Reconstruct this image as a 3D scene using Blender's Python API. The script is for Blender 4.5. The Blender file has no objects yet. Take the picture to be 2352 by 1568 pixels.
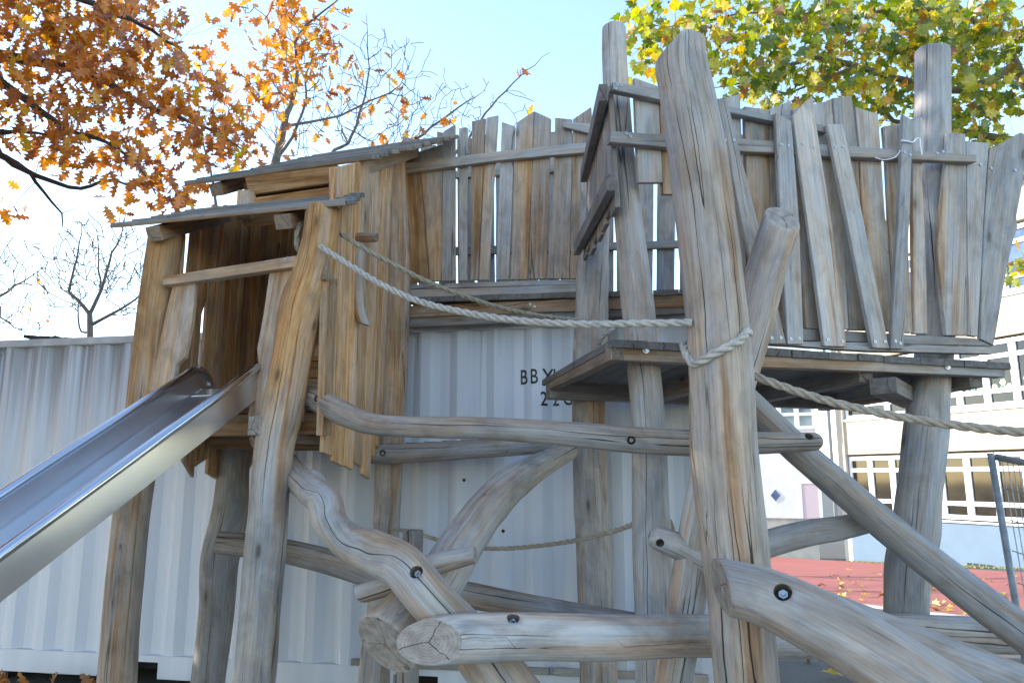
import bpy, bmesh, math, random
import numpy as np
from mathutils import Vector, Matrix, noise as mnoise
from mathutils.bvhtree import BVHTree

random.seed(7); rng = np.random.default_rng(7)
SC = bpy.context.scene
COL = SC.collection

# ------------------------------------------------------------------ camera
EYE = 1.55
FOC = 1764.0                                  # focal length for a 2352 x 1568 picture
PITCH = math.atan(314 / FOC)
cd = bpy.data.cameras.new('camera'); cam = bpy.data.objects.new('camera', cd); COL.objects.link(cam)
cam.location = (0, 0, EYE); cam.rotation_euler = (math.pi / 2 + PITCH, 0, 0)
cd.sensor_width = 36; cd.lens = FOC / 2352 * 36; cd.clip_start = 0.05; cd.clip_end = 3000
SC.camera = cam

# ------------------------------------------------------------------ light
SUN_DIR = Vector((-0.90, 0.16, 0.46)).normalized()
wd = bpy.data.worlds.new('World'); SC.world = wd; wd.use_nodes = True
nt = wd.node_tree
sky = nt.nodes.new('ShaderNodeTexSky'); sky.sky_type = 'NISHITA'; sky.sun_disc = False
sky.sun_elevation = math.asin(SUN_DIR.z); sky.sun_rotation = math.atan2(SUN_DIR.x, SUN_DIR.y)
sky.air_density = 1.0; sky.dust_density = 0.05; sky.ozone_density = 0.5
nt.links.new(sky.outputs[0], nt.nodes['Background'].inputs[0])
nt.nodes['Background'].inputs[1].default_value = 0.15
sl = bpy.data.lights.new('sun', 'SUN'); sl.energy = 2.6; sl.angle = math.radians(0.5); sl.color = (1, 0.93, 0.83)
so = bpy.data.objects.new('sun', sl); COL.objects.link(so)
so.location = (-20, 4, 15); so.rotation_euler = SUN_DIR.to_track_quat('Z', 'Y').to_euler()
SC.view_settings.view_transform = 'Standard'; SC.view_settings.look = 'None'
SC.view_settings.exposure = 1.92; SC.view_settings.gamma = 1.0
SC.view_settings.use_curve_mapping = False
SC.cycles.max_bounces = 8; SC.cycles.diffuse_bounces = 4; SC.cycles.transparent_max_bounces = 8
SC.cycles.use_denoising = True

# ------------------------------------------------------------------ helpers
CP, SP_ = math.cos(PITCH), math.sin(PITCH)
O = Vector((0, 0, EYE)); FWD = Vector((0, CP, SP_))
def ray(x, y):
    a = (x - 1176) / FOC; b = (784 - y) / FOC
    return Vector((a, CP - b * SP_, SP_ + b * CP))
def W(x, y, Y):                               # sight line through a spot of the survey picture, at distance Y
    d = ray(x, y); return O + d * (Y / d.y)
def WZ(x, y, z):
    d = ray(x, y); return O + d * ((z - EYE) / d.z)
def depth(p): return (p - O).dot(FWD)
def PX(p):
    q = p - O; d = q.dot(FWD)
    return (1176 + q.x / d * FOC, 784 - (q.z * CP - q.y * SP_) / d * FOC, d)
class Plane:
    def __init__(s, p0, u):
        s.p0 = Vector(p0); s.u = Vector((u[0], u[1], 0)).normalized(); s.n = Vector((s.u.y, -s.u.x, 0))
        if s.n.y > 0: s.n = -s.n
    def hit(s, x, y, off=0):
        d = ray(x, y); p = s.p0 + s.n * off
        return O + d * ((p - O).dot(s.n) / d.dot(s.n))

def tag(o, label=None, cat=None, group=None, kind=None):
    if label: o['label'] = label
    if cat: o['category'] = cat
    if group: o['group'] = group
    if kind: o['kind'] = kind
    return o
def thing(name, loc, label, cat, group=None):
    o = bpy.data.objects.new(name, None); COL.objects.link(o); o.location = loc
    o.empty_display_size = .1
    return tag(o, label, cat, group)
def abs_loc(o):
    l = Vector(o.location)
    while o.parent: o = o.parent; l += Vector(o.location)
    return l
def put(name, me, mats, loc, parent=None):
    o = bpy.data.objects.new(name, me)
    for m in (mats if isinstance(mats, (list, tuple)) else [mats]): me.materials.append(m) if m.name not in me.materials else None
    COL.objects.link(o)
    if parent:
        o.parent = parent; o.location = Vector(loc) - abs_loc(parent)
    else: o.location = loc
    return o
def set_attr(me, name, typ, arr, dom='CORNER'):
    a = me.attributes.new(name, typ, dom)
    key = {'FLOAT': 'value', 'FLOAT_VECTOR': 'vector', 'FLOAT_COLOR': 'color'}[typ]
    a.data.foreach_set(key, np.ascontiguousarray(arr, dtype=np.float32).ravel())

# ------------------------------------------------------------------ materials
def newmat(name):
    m = bpy.data.materials.new(name); m.use_nodes = True
    n = m.node_tree.nodes; l = m.node_tree.links
    return m, n, l, n['Principled BSDF']
def N(n, typ, **kw):
    x = n.new(typ)
    for k, v in kw.items():
        if k.startswith('i_'):
            x.inputs[int(k[2:]) if k[2:].isdigit() else k[2:]].default_value = v
        else: setattr(x, k, v)
    return x
def ramp(n, stops, interp='LINEAR'):
    r = n.new('ShaderNodeValToRGB'); r.color_ramp.interpolation = interp
    while len(r.color_ramp.elements) < len(stops): r.color_ramp.elements.new(.5)
    for e, (p, c) in zip(r.color_ramp.elements, stops):
        e.position = p; e.color = (c, c, c, 1) if isinstance(c, (int, float)) else (*c, 1)
    return r
def math_(n, l, op, a, b=None, clamp=False):
    x = n.new('ShaderNodeMath'); x.operation = op; x.use_clamp = clamp
    for i, v in enumerate((a, b)):
        if v is None: continue
        if isinstance(v, (int, float)): x.inputs[i].default_value = v
        else: l.new(v, x.inputs[i])
    return x.outputs[0]
def mix(n, l, f, a, b, mode='MIX'):
    x = n.new('ShaderNodeMix'); x.data_type = 'RGBA'; x.blend_type = mode
    for sock, v in ((x.inputs[0], f), (x.inputs[6], a), (x.inputs[7], b)):
        if isinstance(v, (int, float)): sock.default_value = v
        elif isinstance(v, tuple): sock.default_value = (*v, 1)
        else: l.new(v, sock)
    return x.outputs[2]

def wood_material(name, endgrain=False):
    m, n, l, p = newmat(name)
    at = N(n, 'ShaderNodeAttribute', attribute_name='rest')
    wt = N(n, 'ShaderNodeAttribute', attribute_name='wt')
    ck = N(n, 'ShaderNodeAttribute', attribute_name='ck')
    oi = n.new('ShaderNodeObjectInfo')
    off = N(n, 'ShaderNodeVectorMath', operation='SCALE'); off.inputs[0].default_value = (37.1, 71.7, 13.3); l.new(oi.outputs['Random'], off.inputs['Scale'])
    vec = N(n, 'ShaderNodeVectorMath', operation='ADD'); l.new(at.outputs['Vector'], vec.inputs[0]); l.new(off.outputs[0], vec.inputs[1])
    sep = n.new('ShaderNodeSeparateColor'); l.new(wt.outputs['Color'], sep.inputs[0])
    warm, tone = sep.outputs[0], sep.outputs[1]
    def nz(sc, detail=3, dist=0, rough=.55):
        mp = N(n, 'ShaderNodeVectorMath', operation='MULTIPLY'); mp.inputs[1].default_value = sc; l.new(vec.outputs[0], mp.inputs[0])
        t = N(n, 'ShaderNodeTexNoise'); t.inputs['Scale'].default_value = 1; t.inputs['Detail'].default_value = detail
        t.inputs['Distortion'].default_value = dist; t.inputs['Roughness'].default_value = rough
        l.new(mp.outputs[0], t.inputs['Vector']); return t.outputs['Fac']
    if not endgrain:
        fib = nz((95, 95, 2.2), 4, .3); fib2 = nz((30, 30, 1.3), 4, .6); broad = nz((6.5, 6.5, 1.1), 3, .4)
        st = nz((11, 11, .75), 2, .5); blotch = nz((9, 9, 4), 4, .6)
        g = math_(n, l, 'ADD', math_(n, l, 'MULTIPLY', fib, .5), math_(n, l, 'ADD', math_(n, l, 'MULTIPLY', fib2, .25), math_(n, l, 'MULTIPLY', nz((42, 42, 12), 4, .4), .25)))
        gr = ramp(n, [(.30, (.24, .225, .215)), (.44, (.375, .362, .348)), (.56, (.455, .44, .425)), (.72, (.55, .535, .515))]); l.new(g, gr.inputs[0])
        tr1 = ramp(n, [(.30, (.30, .20, .125)), (.44, (.43, .305, .20)), (.56, (.52, .39, .27)), (.72, (.60, .475, .35))]); l.new(g, tr1.inputs[0])
        tr2 = ramp(n, [(.30, (.27, .125, .043)), (.44, (.46, .245, .098)), (.56, (.57, .335, .150)), (.72, (.66, .44, .235))]); l.new(g, tr2.inputs[0])
        trc = mix(n, l, math_(n, l, 'POWER', warm, 1.3, True), tr1.outputs[0], tr2.outputs[0])
        rr = ramp(n, [(.35, (.20, .085, .028)), (.62, (.46, .215, .07))]); l.new(g, rr.inputs[0])
        wf = math_(n, l, 'ADD', warm, math_(n, l, 'MULTIPLY', math_(n, l, 'SUBTRACT', broad, .5), 1.5))
        wf = math_(n, l, 'ADD', wf, math_(n, l, 'MULTIPLY', math_(n, l, 'SUBTRACT', st, .5), 1.2), True)
        c = mix(n, l, wf, gr.outputs[0], trc)
        sr = ramp(n, [(.55, 0.0), (.66, .85)]); l.new(st, sr.inputs[0])
        sm = math_(n, l, 'MULTIPLY', sr.outputs[0], math_(n, l, 'ADD', math_(n, l, 'MULTIPLY', warm, 1.1), .12, True))
        c = mix(n, l, sm, c, rr.outputs[0])
        br = ramp(n, [(.36, .58), (.54, 1.0)]); l.new(blotch, br.inputs[0])
        c = mix(n, l, .6, c, br.outputs[0], 'MULTIPLY')
        b2 = ramp(n, [(.3, .72), (.7, 1.12)]); l.new(nz((4, 4, .5), 2, .2), b2.inputs[0]); c = mix(n, l, .65, c, b2.outputs[0], 'MULTIPLY')
        ti = ramp(n, [(.40, (.88, .95, 1.06)), (.60, (1.06, .99, .90))]); l.new(nz((12, 12, 3.5), 4, .8), ti.inputs[0]); c = mix(n, l, .5, c, ti.outputs[0], 'MULTIPLY')
        # fine drying cracks
        cr = nz((9, 9, .42), 2, .6)
        ca = math_(n, l, 'ABSOLUTE', math_(n, l, 'SUBTRACT', cr, .5))
        cm = ramp(n, [(.0, 1.0), (.003, .7), (.0065, 0.0)]); l.new(ca, cm.inputs[0])
        gate = ramp(n, [(.55, 0.0), (.63, 1.0)]); l.new(nz((5, 5, .8), 1), gate.inputs[0])
        fine = math_(n, l, 'MULTIPLY', cm.outputs[0], gate.outputs[0])
        # the main crack of a log
        wob = math_(n, l, 'MULTIPLY', math_(n, l, 'SUBTRACT', nz((4, 4, 1.8), 3), .5), .05)
        ckd = math_(n, l, 'ABSOLUTE', math_(n, l, 'ADD', ck.outputs['Fac'], wob))
        wid = math_(n, l, 'MULTIPLY', math_(n, l, 'SUBTRACT', nz((2, 2, 1.6), 1), .44), .013)
        cmain = math_(n, l, 'LESS_THAN', ckd, wid)
        crk = math_(n, l, 'MAXIMUM', math_(n, l, 'MULTIPLY', fine, .8), cmain)
        # knots
        mp = N(n, 'ShaderNodeVectorMath', operation='MULTIPLY'); mp.inputs[1].default_value = (5.5, 5.5, 2.2); l.new(vec.outputs[0], mp.inputs[0])
        vo = N(n, 'ShaderNodeTexVoronoi'); vo.inputs['Scale'].default_value = 1; l.new(mp.outputs[0], vo.inputs['Vector'])
        kr = ramp(n, [(.0, 1.0), (.055, .9), (.10, .25), (.2, 0.0)]); l.new(vo.outputs['Distance'], kr.inputs[0])
        vs = n.new('ShaderNodeSeparateColor'); l.new(vo.outputs['Color'], vs.inputs[0])
        kn = math_(n, l, 'MULTIPLY', kr.outputs[0], math_(n, l, 'GREATER_THAN', vs.outputs[0], .45))
        c = mix(n, l, math_(n, l, 'MULTIPLY', kn, .75), c, (.07, .045, .03))
        c = mix(n, l, math_(n, l, 'MULTIPLY', crk, .9), c, (.02, .016, .013))
        h = math_(n, l, 'SUBTRACT', math_(n, l, 'MULTIPLY', g, .45), math_(n, l, 'MULTIPLY', crk, 1.0))
        h = math_(n, l, 'ADD', h, math_(n, l, 'MULTIPLY', blotch, .3))
    else:
        ln = N(n, 'ShaderNodeVectorMath', operation='MULTIPLY'); ln.inputs[1].default_value = (1, 1, 0); l.new(at.outputs['Vector'], ln.inputs[0])
        le = N(n, 'ShaderNodeVectorMath', operation='LENGTH'); l.new(ln.outputs[0], le.inputs[0])
        w = math_(n, l, 'ADD', le.outputs['Value'], math_(n, l, 'MULTIPLY', nz((14, 14, 1), 3), .02))
        rg = math_(n, l, 'SINE', math_(n, l, 'MULTIPLY', w, 620.0))
        rg = math_(n, l, 'ADD', math_(n, l, 'MULTIPLY', rg, .04), math_(n, l, 'MULTIPLY', nz((28, 28, 1), 4), .85))
        gr = ramp(n, [(.2, (.17, .15, .135)), (.42, (.29, .265, .245)), (.65, (.42, .395, .37))]); l.new(rg, gr.inputs[0])
        tr = ramp(n, [(.0, (.25, .15, .07)), (.8, (.45, .31, .18))]); l.new(rg, tr.inputs[0])
        c = mix(n, l, math_(n, l, 'MULTIPLY', warm, .7), gr.outputs[0], tr.outputs[0])
        sx = n.new('ShaderNodeSeparateXYZ'); l.new(at.outputs['Vector'], sx.inputs[0])
        an = math_(n, l, 'ARCTAN2', sx.outputs[0], sx.outputs[1])
        an = math_(n, l, 'ADD', an, math_(n, l, 'MULTIPLY', nz((12, 12, 1), 2), 1.4))
        an = math_(n, l, 'ADD', an, math_(n, l, 'MULTIPLY', oi.outputs['Random'], 6.0))
        sn = math_(n, l, 'ABSOLUTE', math_(n, l, 'SINE', math_(n, l, 'MULTIPLY', an, 1.5)))
        dd = math_(n, l, 'MULTIPLY', sn, le.outputs['Value'])
        crk = math_(n, l, 'LESS_THAN', dd, .0022)
        c = mix(n, l, math_(n, l, 'MULTIPLY', crk, .85), c, (.03, .025, .02))
        h = math_(n, l, 'SUBTRACT', math_(n, l, 'MULTIPLY', rg, .4), crk)
    tn = n.new('ShaderNodeCombineColor')
    for i in range(3): l.new(tone, tn.inputs[i])
    c = mix(n, l, 1.0, c, tn.outputs[0], 'MULTIPLY')
    vr = math_(n, l, 'ADD', math_(n, l, 'MULTIPLY', oi.outputs['Random'], .36), .80)
    hs = N(n, 'ShaderNodeHueSaturation'); l.new(vr, hs.inputs['Value']); l.new(c, hs.inputs['Color'])
    l.new(hs.outputs[0], p.inputs['Base Color'])
    p.inputs['Roughness'].default_value = .78; p.inputs['Specular IOR Level'].default_value = .25
    bp = n.new('ShaderNodeBump'); bp.inputs['Strength'].default_value = .75; bp.inputs['Distance'].default_value = .010
    l.new(h, bp.inputs['Height']); l.new(bp.outputs[0], p.inputs['Normal'])
    return m
WOOD = wood_material('weathered_wood'); ENDG = wood_material('end_grain', True)

def plain(name, col, rough=.6, metal=0, noise=None, bump=0, dirt=None):
    m, n, l, p = newmat(name)
    p.inputs['Roughness'].default_value = rough; p.inputs['Metallic'].default_value = metal
    c = None
    if noise:
        sc, amt = noise
        tc = n.new('ShaderNodeTexCoord')
        t = N(n, 'ShaderNodeTexNoise'); t.inputs['Detail'].default_value = 5; t.inputs['Scale'].default_value = sc; l.new(tc.outputs['Object'], t.inputs['Vector'])
        r = ramp(n, [(.3, tuple(v * (1 - amt) for v in col)), (.7, tuple(min(1, v * (1 + amt)) for v in col))]); l.new(t.outputs['Fac'], r.inputs[0])
        l.new(r.outputs[0], p.inputs['Base Color'])
        if bump:
            b = n.new('ShaderNodeBump'); b.inputs['Strength'].default_value = bump; b.inputs['Distance'].default_value = .02
            l.new(t.outputs['Fac'], b.inputs['Height']); l.new(b.outputs[0], p.inputs['Normal'])
    else: p.inputs['Base Color'].default_value = (*col, 1)
    return m
DARKHOLE = plain('drill_hole_wood', (.13, .105, .085), .9)
STEEL = plain('zinc_steel', (.42, .43, .44), .42, 1.0)
SOCKET = plain('screw_socket', (.05, .05, .05), .6)
GALV = plain('galvanised_tube', (.26, .28, .30), .55, .15, (18, .25))

def stainless():
    m, n, l, p = newmat('stainless_steel')
    tc = n.new('ShaderNodeTexCoord')
    mp = N(n, 'ShaderNodeMapping'); mp.inputs['Scale'].default_value = (140, 3, 140); l.new(tc.outputs['Object'], mp.inputs[0])
    t = N(n, 'ShaderNodeTexNoise'); t.inputs['Scale'].default_value = 1; t.inputs['Detail'].default_value = 4; l.new(mp.outputs[0], t.inputs['Vector'])
    t2 = N(n, 'ShaderNodeTexNoise'); t2.inputs['Scale'].default_value = 5; t2.inputs['Detail'].default_value = 4; l.new(tc.outputs['Object'], t2.inputs['Vector'])
    r = ramp(n, [(.3, (.66, .665, .67)), (.7, (.73, .73, .73))]); l.new(t2.outputs['Fac'], r.inputs[0]); l.new(r.outputs[0], p.inputs['Base Color'])
    rr = ramp(n, [(.3, .28), (.7, .34)]); l.new(t2.outputs['Fac'], rr.inputs[0]); l.new(rr.outputs[0], p.inputs['Roughness'])
    p.inputs['Metallic'].default_value = 1
    b = n.new('ShaderNodeBump'); b.inputs['Strength'].default_value = .06; b.inputs['Distance'].default_value = .002; l.new(t.outputs['Fac'], b.inputs['Height']); l.new(b.outputs[0], p.inputs['Normal'])
    return m
INOX = stainless()
CHROME = plain('polished_rim', (.62, .63, .65), .16, 1.0)

def container_paint():
    m, n, l, p = newmat('container_paint')
    ge = n.new('ShaderNodeNewGeometry')
    sx = n.new('ShaderNodeSeparateXYZ'); l.new(ge.outputs['Position'], sx.inputs[0])
    def nz(sc, d=4):
        mp = N(n, 'ShaderNodeVectorMath', operation='MULTIPLY'); mp.inputs[1].default_value = sc; l.new(ge.outputs['Position'], mp.inputs[0])
        t = N(n, 'ShaderNodeTexNoise'); t.inputs['Scale'].default_value = 1; t.inputs['Detail'].default_value = d; l.new(mp.outputs[0], t.inputs['Vector']); return t.outputs['Fac']
    r = ramp(n, [(.3, (.55, .58, .64)), (.7, (.63, .655, .71))]); l.new(nz((9, 9, .35)), r.inputs[0]); c = r.outputs[0]
    # run-off grime that hangs down from the top rail
    drip = nz((26, 26, .5), 5)
    hi = N(n, 'ShaderNodeMapRange'); l.new(sx.outputs[2], hi.inputs[0]); hi.inputs[1].default_value = 1.7; hi.inputs[2].default_value = 2.72
    le = N(n, 'ShaderNodeMapRange'); l.new(sx.outputs[0], le.inputs[0]); le.inputs[1].default_value = -2.2; le.inputs[2].default_value = -3.2; le.inputs[3].default_value = .10; le.inputs[4].default_value = 1
    dm = math_(n, l, 'ADD', drip, math_(n, l, 'MULTIPLY', math_(n, l, 'MULTIPLY', hi.outputs[0], le.outputs[0]), .33))
    dr = ramp(n, [(.60, 0.0), (.80, .75)]); l.new(dm, dr.inputs[0])
    dd = math_(n, l, 'MULTIPLY', dr.outputs[0], math_(n, l, 'POWER', hi.outputs[0], .8))
    c = mix(n, l, dd, c, (.17, .17, .16))
    sp = ramp(n, [(.74, 0.0), (.78, .8)]); l.new(nz((55, 55, 45), 2), sp.inputs[0])
    c = mix(n, l, math_(n, l, 'MULTIPLY', sp.outputs[0], .35), c, (.2, .17, .14))
    l.new(c, p.inputs['Base Color']); p.inputs['Roughness'].default_value = .5
    return m
CPAINT = container_paint()
CDIRT = plain('container_top_rail', (.50, .505, .50), .7, 0, (7, .18))
BLACKP = plain('black_stencil_paint', (.015, .016, .02), .5)
INSIDE = plain('dark_steel', (.03, .028, .026), .8)

# ------------------------------------------------------------------ wood builders
def finish_wood(me, rest, warm, tone, ck=None):
    """rest: per-vertex straightened coordinates; warm/tone per-vertex"""
    nl = len(me.loops); vi = np.empty(nl, np.int32); me.loops.foreach_get('vertex_index', vi)
    set_attr(me, 'rest', 'FLOAT_VECTOR', rest[vi])
    col = np.ones((nl, 4), np.float32); col[:, 0] = warm[vi]; col[:, 1] = tone[vi]
    set_attr(me, 'wt', 'FLOAT_COLOR', col)
    set_attr(me, 'ck', 'FLOAT', (np.full(len(rest), 9.0) if ck is None else ck)[vi])

def catmull(P, step):
    P = [np.array(p, float) for p in P]
    if len(P) == 2: Q = [P[0], P[0] * (2 / 3) + P[1] / 3, P[0] / 3 + P[1] * (2 / 3), P[1]]; P = Q
    E_ = [2 * P[0] - P[1]] + P + [2 * P[-1] - P[-2]]; out = []
    for i in range(1, len(E_) - 2):
        a, b, c, d = E_[i - 1], E_[i], E_[i + 1], E_[i + 2]
        k = max(2, int(np.linalg.norm((c - b)[:3]) / step))
        for j in range(k):
            t = j / k
            out.append(.5 * (2 * b + (c - a) * t + (2 * a - 5 * b + 4 * c - d) * t * t + (3 * b - a - 3 * c + d) * t ** 3))
    out.append(P[-1]); return np.array(out)

def log(name, pts, parent=None, warm=.12, tone=1.0, seg=26, step=.035, lump=.055, cut0=None, cut1=None, dome0=0, dome1=0, cracks=(0.1,), label=None, cat=None, flat=0, group=None, bumps=(), chop=None):
    """pts: (x, y, Y, half-width in survey pixels); a bare 4-vector tuple ('w',X,Y,Z,r) is taken as world"""
    P = []
    for q in pts:
        if q[0] == 'w': P.append(q[1:])
        else:
            p = W(q[0], q[1], q[2]); P.append((p.x, p.y, p.z, q[3] * depth(p) / FOC))
    C = catmull(P, step)
    pos = C[:, :3]; rad = C[:, 3]
    d = np.r_[0, np.cumsum(np.linalg.norm(np.diff(pos, axis=0), axis=1))]; Ltot = d[-1]
    def at(s):
        return np.array([np.interp(s, d, pos[:, k]) for k in range(3)]), np.interp(s, d, rad)
    S = list(np.arange(0, Ltot, step)); S = [s for s in S if .03 < s < Ltot - .03]
    def endrings(dome, r):
        if dome: return [(r * dome * (1 - math.cos(a)) , math.sin(a)) for a in np.linspace(.35, math.pi / 2, 7)]
        return [(0.0, .93), (.006, .975), (.016, 1.0)]
    r0, r1 = at(0)[1], at(Ltot)[1]
    rings = [(s, f) for s, f in endrings(dome0, r0)]
    m1 = rings[-1][0]; tail = [(Ltot - s, f) for s, f in endrings(dome1, r1)][::-1]
    rings += [(s, 1.0) for s in S if m1 + .01 < s < tail[0][0] - .01] + tail
    sd = random.random() * 100
    V, R, K = [], [], []
    for s, f in rings:
        c, r = at(s); e = 1e-2
        a, _ = at(max(0, s - e)); b, _ = at(min(Ltot, s + e)); T = Vector(b - a).normalized()
        cv = Vector(c); Nn = (O - cv); Nn = (Nn - T * Nn.dot(T)).normalized(); B = T.cross(Nn)
        for k in range(seg):
            th = 2 * math.pi * k / seg
            q = Vector((math.cos(th) * .9, math.sin(th) * .9, s * 2.0 + sd))
            rr = r * (1 + lump * mnoise.noise(q) * 1.6 + lump * .35 * mnoise.noise(q * 3.1))
            for (bs, bth, bh, bw) in bumps:
                dth = math.atan2(math.sin(th - bth), math.cos(th - bth)); rr += bh * math.exp(-((s - bs) / bw) ** 2 - (dth / .6) ** 2)
            if flat and math.cos(th) > .55: rr *= 1 - flat * (math.cos(th) - .55)
            off = (Nn * math.cos(th) + B * math.sin(th)) * (rr * f)
            p = cv + off
            for cut, ds in ((cut0, s), (cut1, Ltot - s)):
                if cut: p = p + T * (off.dot(Vector(cut)) * max(0, 1 - ds / (3.2 * r)))
            if chop: p = p + T * (max(0, off.dot(Vector(chop[0])) - chop[1]) * max(0, 1 - s / .35))
            V.append(p); R.append((math.cos(th) * rr * f, math.sin(th) * rr * f, s))
            th2 = th if th < math.pi else th - 2 * math.pi
            best = 9.0
            for cth in cracks:
                v = (th2 - cth - .18 * math.sin(s * 1.7 + cth * 5)) * r
                if abs(v) < abs(best): best = v
            K.append(best)
    nr = len(rings)
    F, MI = [], []
    for i in range(nr - 1):
        for k in range(seg):
            k2 = (k + 1) % seg; F.append((i * seg + k, i * seg + k2, (i + 1) * seg + k2, (i + 1) * seg + k)); MI.append(0)
    for i, flip in ((0, True), (nr - 1, False)):
        c = sum((V[i * seg + k] for k in range(seg)), Vector()) / seg
        V.append(c); ci = len(V) - 1; s = rings[i][0]; R.append((0, 0, s)); K.append(9.0)
        for k in range(seg):
            a, b = i * seg + k, i * seg + (k + 1) % seg
            F.append((ci, b, a) if flip else (ci, a, b)); MI.append(1)
    org = Vector(pos[0])
    me = bpy.data.meshes.new(name); me.from_pydata([v - org for v in V], [], F)
    me.materials.append(WOOD); me.materials.append(ENDG)
    me.polygons.foreach_set('material_index', MI)
    me.polygons.foreach_set('use_smooth', [m == 0 for m in MI])
    R = np.array(R); nv = len(R)
    if callable(warm): wv = np.array([warm(v) for v in V])
    else: wv = np.full(nv, warm)
    finish_wood(me, R, wv, np.full(nv, tone), np.array(K)); me.update()
    o = put(name, me, [], org, parent)
    if label: tag(o, label, cat, group)
    return o

def bore(o, x, y, r=.022, dep=.05, bolt=True, parent=None, tilt=(0, 0, 0)):
    """drill a countersunk bolt hole into a log and seat a bolt head in it"""
    bpy.context.view_layer.update()
    wl = abs_loc(o); me = o.data
    bv = BVHTree.FromPolygons([v.co + wl for v in me.vertices], [tuple(p.vertices) for p in me.polygons])
    hit, nrm, _, _ = bv.ray_cast(O, ray(x, y))
    if hit is None: return
    ax = (nrm + Vector(tilt)).normalized()
    bm = bmesh.new(); bmesh.ops.create_cone(bm, cap_ends=True, segments=20, radius1=r, radius2=r, depth=dep * 2)
    cm = bpy.data.meshes.new('cut'); bm.to_mesh(cm); bm.free(); cm.materials.append(DARKHOLE)
    co = bpy.data.objects.new('cut', cm); COL.objects.link(co)
    q = ax.to_track_quat('Z', 'Y'); co.matrix_world = Matrix.Translation(hit) @ q.to_matrix().to_4x4()
    md = o.modifiers.new('bore', 'BOOLEAN'); md.operation = 'DIFFERENCE'; md.object = co; md.solver = 'EXACT'
    try: md.material_mode = 'TRANSFER'
    except Exception: pass
    dg = bpy.context.evaluated_depsgraph_get(); dg.update()
    nm = bpy.data.meshes.new_from_object(o.evaluated_get(dg), preserve_all_data_layers=True, depsgraph=dg)
    o.modifiers.clear(); o.data = nm; bpy.data.objects.remove(co)
    if bolt:
        bm = bmesh.new(); bmesh.ops.create_cone(bm, cap_ends=True, segments=6, radius1=r * .62, radius2=r * .55, depth=.012)
        M = Matrix.Translation(Vector((0, 0, .008))); r2 = bmesh.ops.create_cone(bm, cap_ends=True, segments=14, radius1=r * .32, radius2=r * .26, depth=.012, matrix=M)
        bme = bpy.data.meshes.new('bolt'); bm.to_mesh(bme); bm.free()
        b = put('bolt', bme, STEEL, hit - ax * (dep * .45), parent or o); b.rotation_euler = q.to_euler()

def poly_board(name, pts3, nrm, thick, parent=None, warm=.1, tone=1.0, bev=.003, jit=.0022, axis=None, label=None, cat=None):
    """a board whose front outline is pts3 (world), thick behind it along -nrm"""
    nrm = Vector(nrm).normalized(); c = sum(pts3, Vector()) / len(pts3)
    if axis is None:
        q = np.array([tuple(p - c) for p in pts3]); w, v = np.linalg.eigh(q.T @ q); axis = Vector(v[:, -1])
    L = (axis - nrm * axis.dot(nrm)).normalized(); A = nrm.cross(L).normalized()
    out = []
    for i, p in enumerate(pts3):
        q = pts3[(i + 1) % len(pts3)]; d = q - p; ln = d.length; k = max(1, int(ln / .22)) if abs(d.normalized().dot(L)) > .8 else 1
        sdv = A
        for j in range(k):
            z = p + d * (j / k)
            if j and jit: z = z + sdv * random.uniform(-jit, jit)
            out.append(z)
    bm = bmesh.new(); vs = [bm.verts.new(p - c) for p in out]
    f = bm.faces.new(vs); f.normal_update()
    if f.normal.dot(nrm) < 0: f.normal_flip()
    r = bmesh.ops.extrude_face_region(bm, geom=[f]); nv = [e for e in r['geom'] if isinstance(e, bmesh.types.BMVert)]
    # the extruded copy is the moved one; push it back
    bmesh.ops.translate(bm, verts=nv, vec=-nrm * thick)
    bmesh.ops.recalc_face_normals(bm, faces=bm.faces)
    es = [e for e in bm.edges if e.calc_face_angle(0) > .6]
    if bev: bmesh.ops.bevel(bm, geom=es, offset=min(bev, thick * .3), segments=1, affect='EDGES', profile=.5)
    me = bpy.data.meshes.new(name); bm.to_mesh(me); bm.free()
    me.materials.append(WOOD); me.materials.append(ENDG)
    MI = [1 if abs(Vector(p.normal).dot(L)) > .75 else 0 for p in me.polygons]; me.polygons.foreach_set('material_index', MI)
    v = np.array([tuple(x.co) for x in me.vertices])
    rest = np.stack([v @ np.array(A) + random.uniform(-.05, .05), v @ np.array(nrm) + random.uniform(.02, .08), v @ np.array(L)], 1)
    wv = np.array([warm(Vector(x) + c) for x in v]) if callable(warm) else np.full(len(v), warm)
    finish_wood(me, rest, wv, np.full(len(v), tone)); me.update()
    o = put(name, me, [], c, parent)
    if label: tag(o, label, cat)
    return o
def board(name, pl, px, off, thick, parent=None, **k):
    return poly_board(name, [pl.hit(x, y, off) for x, y in px], pl.n, thick, parent, **k)
def beam(name, p0, p1, w, h, parent=None, up=(0, 0, 1), **k):
    """square timber from p0 to p1; w across, h along up"""
    p0, p1 = Vector(p0), Vector(p1); T = (p1 - p0).normalized(); U = Vector(up); U = (U - T * U.dot(T)).normalized(); S = T.cross(U)
    a = [p0 + U * h / 2 + S * w / 2, p1 + U * h / 2 + S * w / 2, p1 - U * h / 2 + S * w / 2, p0 - U * h / 2 + S * w / 2]
    return poly_board(name, a, S, w, parent, axis=T, jit=k.pop('jit', .001), **k)

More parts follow.
